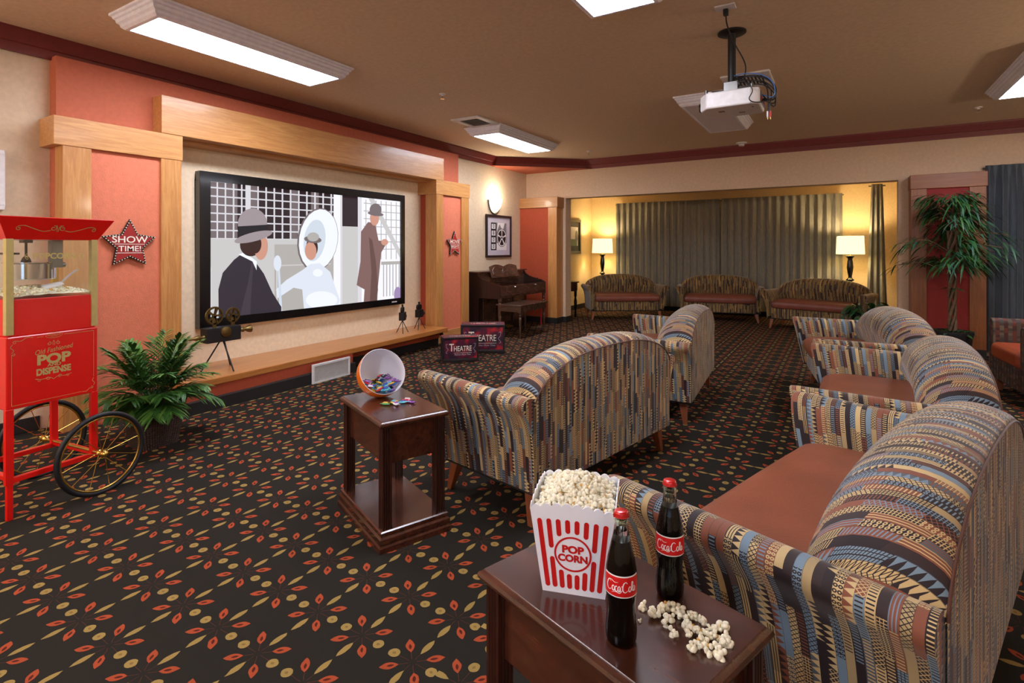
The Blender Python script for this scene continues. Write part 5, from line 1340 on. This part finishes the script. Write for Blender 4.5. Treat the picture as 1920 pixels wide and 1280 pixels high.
# ------------------------------------------------------------ alcove: curtains, lamps, table
def curtain(name, label, x0, x1, y, z0, z1, mat, folds, amp=.045, group=None, seed=1, bunch=0.0, rz=0, loc=None):
    rnd = random.Random(seed); t = thing(name, label, 'curtain', ((x0+x1)/2, y, z0), 0, group)
    n = folds*12; P = []; ph = [rnd.uniform(-.5, .5) for _ in range(folds+1)]; am = [rnd.uniform(.7, 1.25) for _ in range(folds+1)]
    zs = [z1, z1-.02, z1-.10, z1-.14, z1-.25, z1-.6, z1-1.2, z0+.3, z0]
    for z in zs:
        f = (z1-z)/(z1-z0); row = []
        for i in range(n+1):
            u = i/n; k = min(folds-1, int(u*folds)); w = u*folds*2*pi; pin = .35 if f < .01 else (.9 if f < .05 else .55 if f < .08 else 1.0)
            x = x0+(x1-x0)*u+.012*sin(w*2+ph[k]*3)*min(1, f*4)+bunch*(f-.3)*(u-.5)
            row.append((x, y-amp*am[k]*pin*(.5+.5*sin(w+ph[k]*f*1.2))**(.7 if f > .1 else 1.6)-.01*sin(5*u+3*f), z))
        P.append(row)
    m = MB(); m.grid(P); m.build('drape', mat, t, world=True, smooth=80)
    m = MB()
    for k in range(folds): 
        x = x0+(x1-x0)*(k+.25)/folds
        if x1-x0 > .4: m.taper((x, y-.03, z1-.10), (.004, .006), (x, y-.042, z1-.005), (.013, .010))
    if m.v: m.build('pleat', mat, t, world=True)
    m = MB(); m.tube([(x0-.02, y+.03, z1-.03), (x1+.02, y+.03, z1-.03)], .012, 8); m.build('rod', 'steel_gray', t, world=True)
    return t
curtain('curtain', 'long taupe pleated curtain, left panel behind the alcove loveseats', -4.17, -2.02, 11.2, .10, 2.29, 'curtain_taupe', 16, group=None, seed=2)
curtain('curtain', 'long taupe pleated curtain, right panel behind the alcove loveseats', -1.97, .06, 11.17, .10, 2.29, 'curtain_taupe', 15, seed=3)
curtain('curtain', 'bunched taupe curtain hanging at the right side of the alcove', .46, .66, 10.97, .10, 2.40, 'curtain_taupe', 3, amp=.07, seed=4, bunch=.14)
curtain('curtain', 'dark slate curtain at the right edge beside the tree', 1.51, 3.1, 8.47, .08, 2.30, 'curtain_slate', 13, amp=.06, seed=6)
def floor_lamp(loc, rz, label, sq_=.36, zb=1.205, zt=1.515):
    t = thing('floor_lamp', label, 'lamp', loc, rz, 'dark turned lamps with square shades in the alcove')
    MB().lathe([(0, 0), (.15, 0), (.15, .02), (.06, .045), (0, .045)], 28).build('base', 'black_gloss', t, smooth=40)
    MB().lathe([(.03, .04), (.02, .10), (.018, .30), (.03, .50), (.045, .62), (.03, .72), (.032, .74), (.060, .76), (.060, .775), (.03, .80), (.028, .83), (.040, .90), (.050, .98), (.042, 1.08), (.034, 1.12), (.040, 1.135), (.060, 1.16), (.075, 1.175), (.0, 1.178)], 22).build('turned_pole', 'black_gloss', t, smooth=40)
    MB().tube([(0, 0, 1.175), (0, 0, zt+.015)], .006, 8).build('stem', 'brass', t)
    m = MB(); h0, h1 = sq_/2, sq_/2-.012
    m.grid([[(sx*h, sy*h, z) for sx, sy in ((-1, -1), (1, -1), (1, 1), (-1, 1))] for h, z in ((h0, zb), (h1, zt))], 0, None, True); m.build('lamp_shade', 'shade_glow', t)
    lamp('lamp_bulb', 'POINT', (loc[0], loc[1], zt-.09), 24, (1.0, .78, .48), size=.05)
    return t
floor_lamp((-4.37, 10.90, 0), radians(50), 'lit square-shaded lamp left of the long curtain in the alcove', .33)
floor_lamp((.17, 10.78, 0), radians(8), 'lit square-shaded lamp right of the long curtain in the alcove', .37)
t = thing('accent_table', 'small dark round-topped table with turned leg in the alcove corner', 'table', (-4.37, 9.22, 0))
MB().lathe([(0, .66), (.19, .66), (.20, .668), (.19, .68), (0, .68)], 28).build('table_top', 'cherry_x', t, smooth=40)
MB().lathe([(0, .50), (.15, .50), (.16, .52), (.16, .66), (0, .66)], 28).build('drum', 'cherry_z', t, smooth=40)
for k in range(3):
    a = 2*pi*k/3+.4; MB().lathe([(0, 0), (.015, 0), (.018, .05), (.014, .12), (.026, .20), (.030, .30), (.016, .38), (.026, .40), (.026, .50), (0, .50)], 12, c=(.12*cos(a), .12*sin(a), 0)).build('leg', 'black_gloss', t, smooth=40)
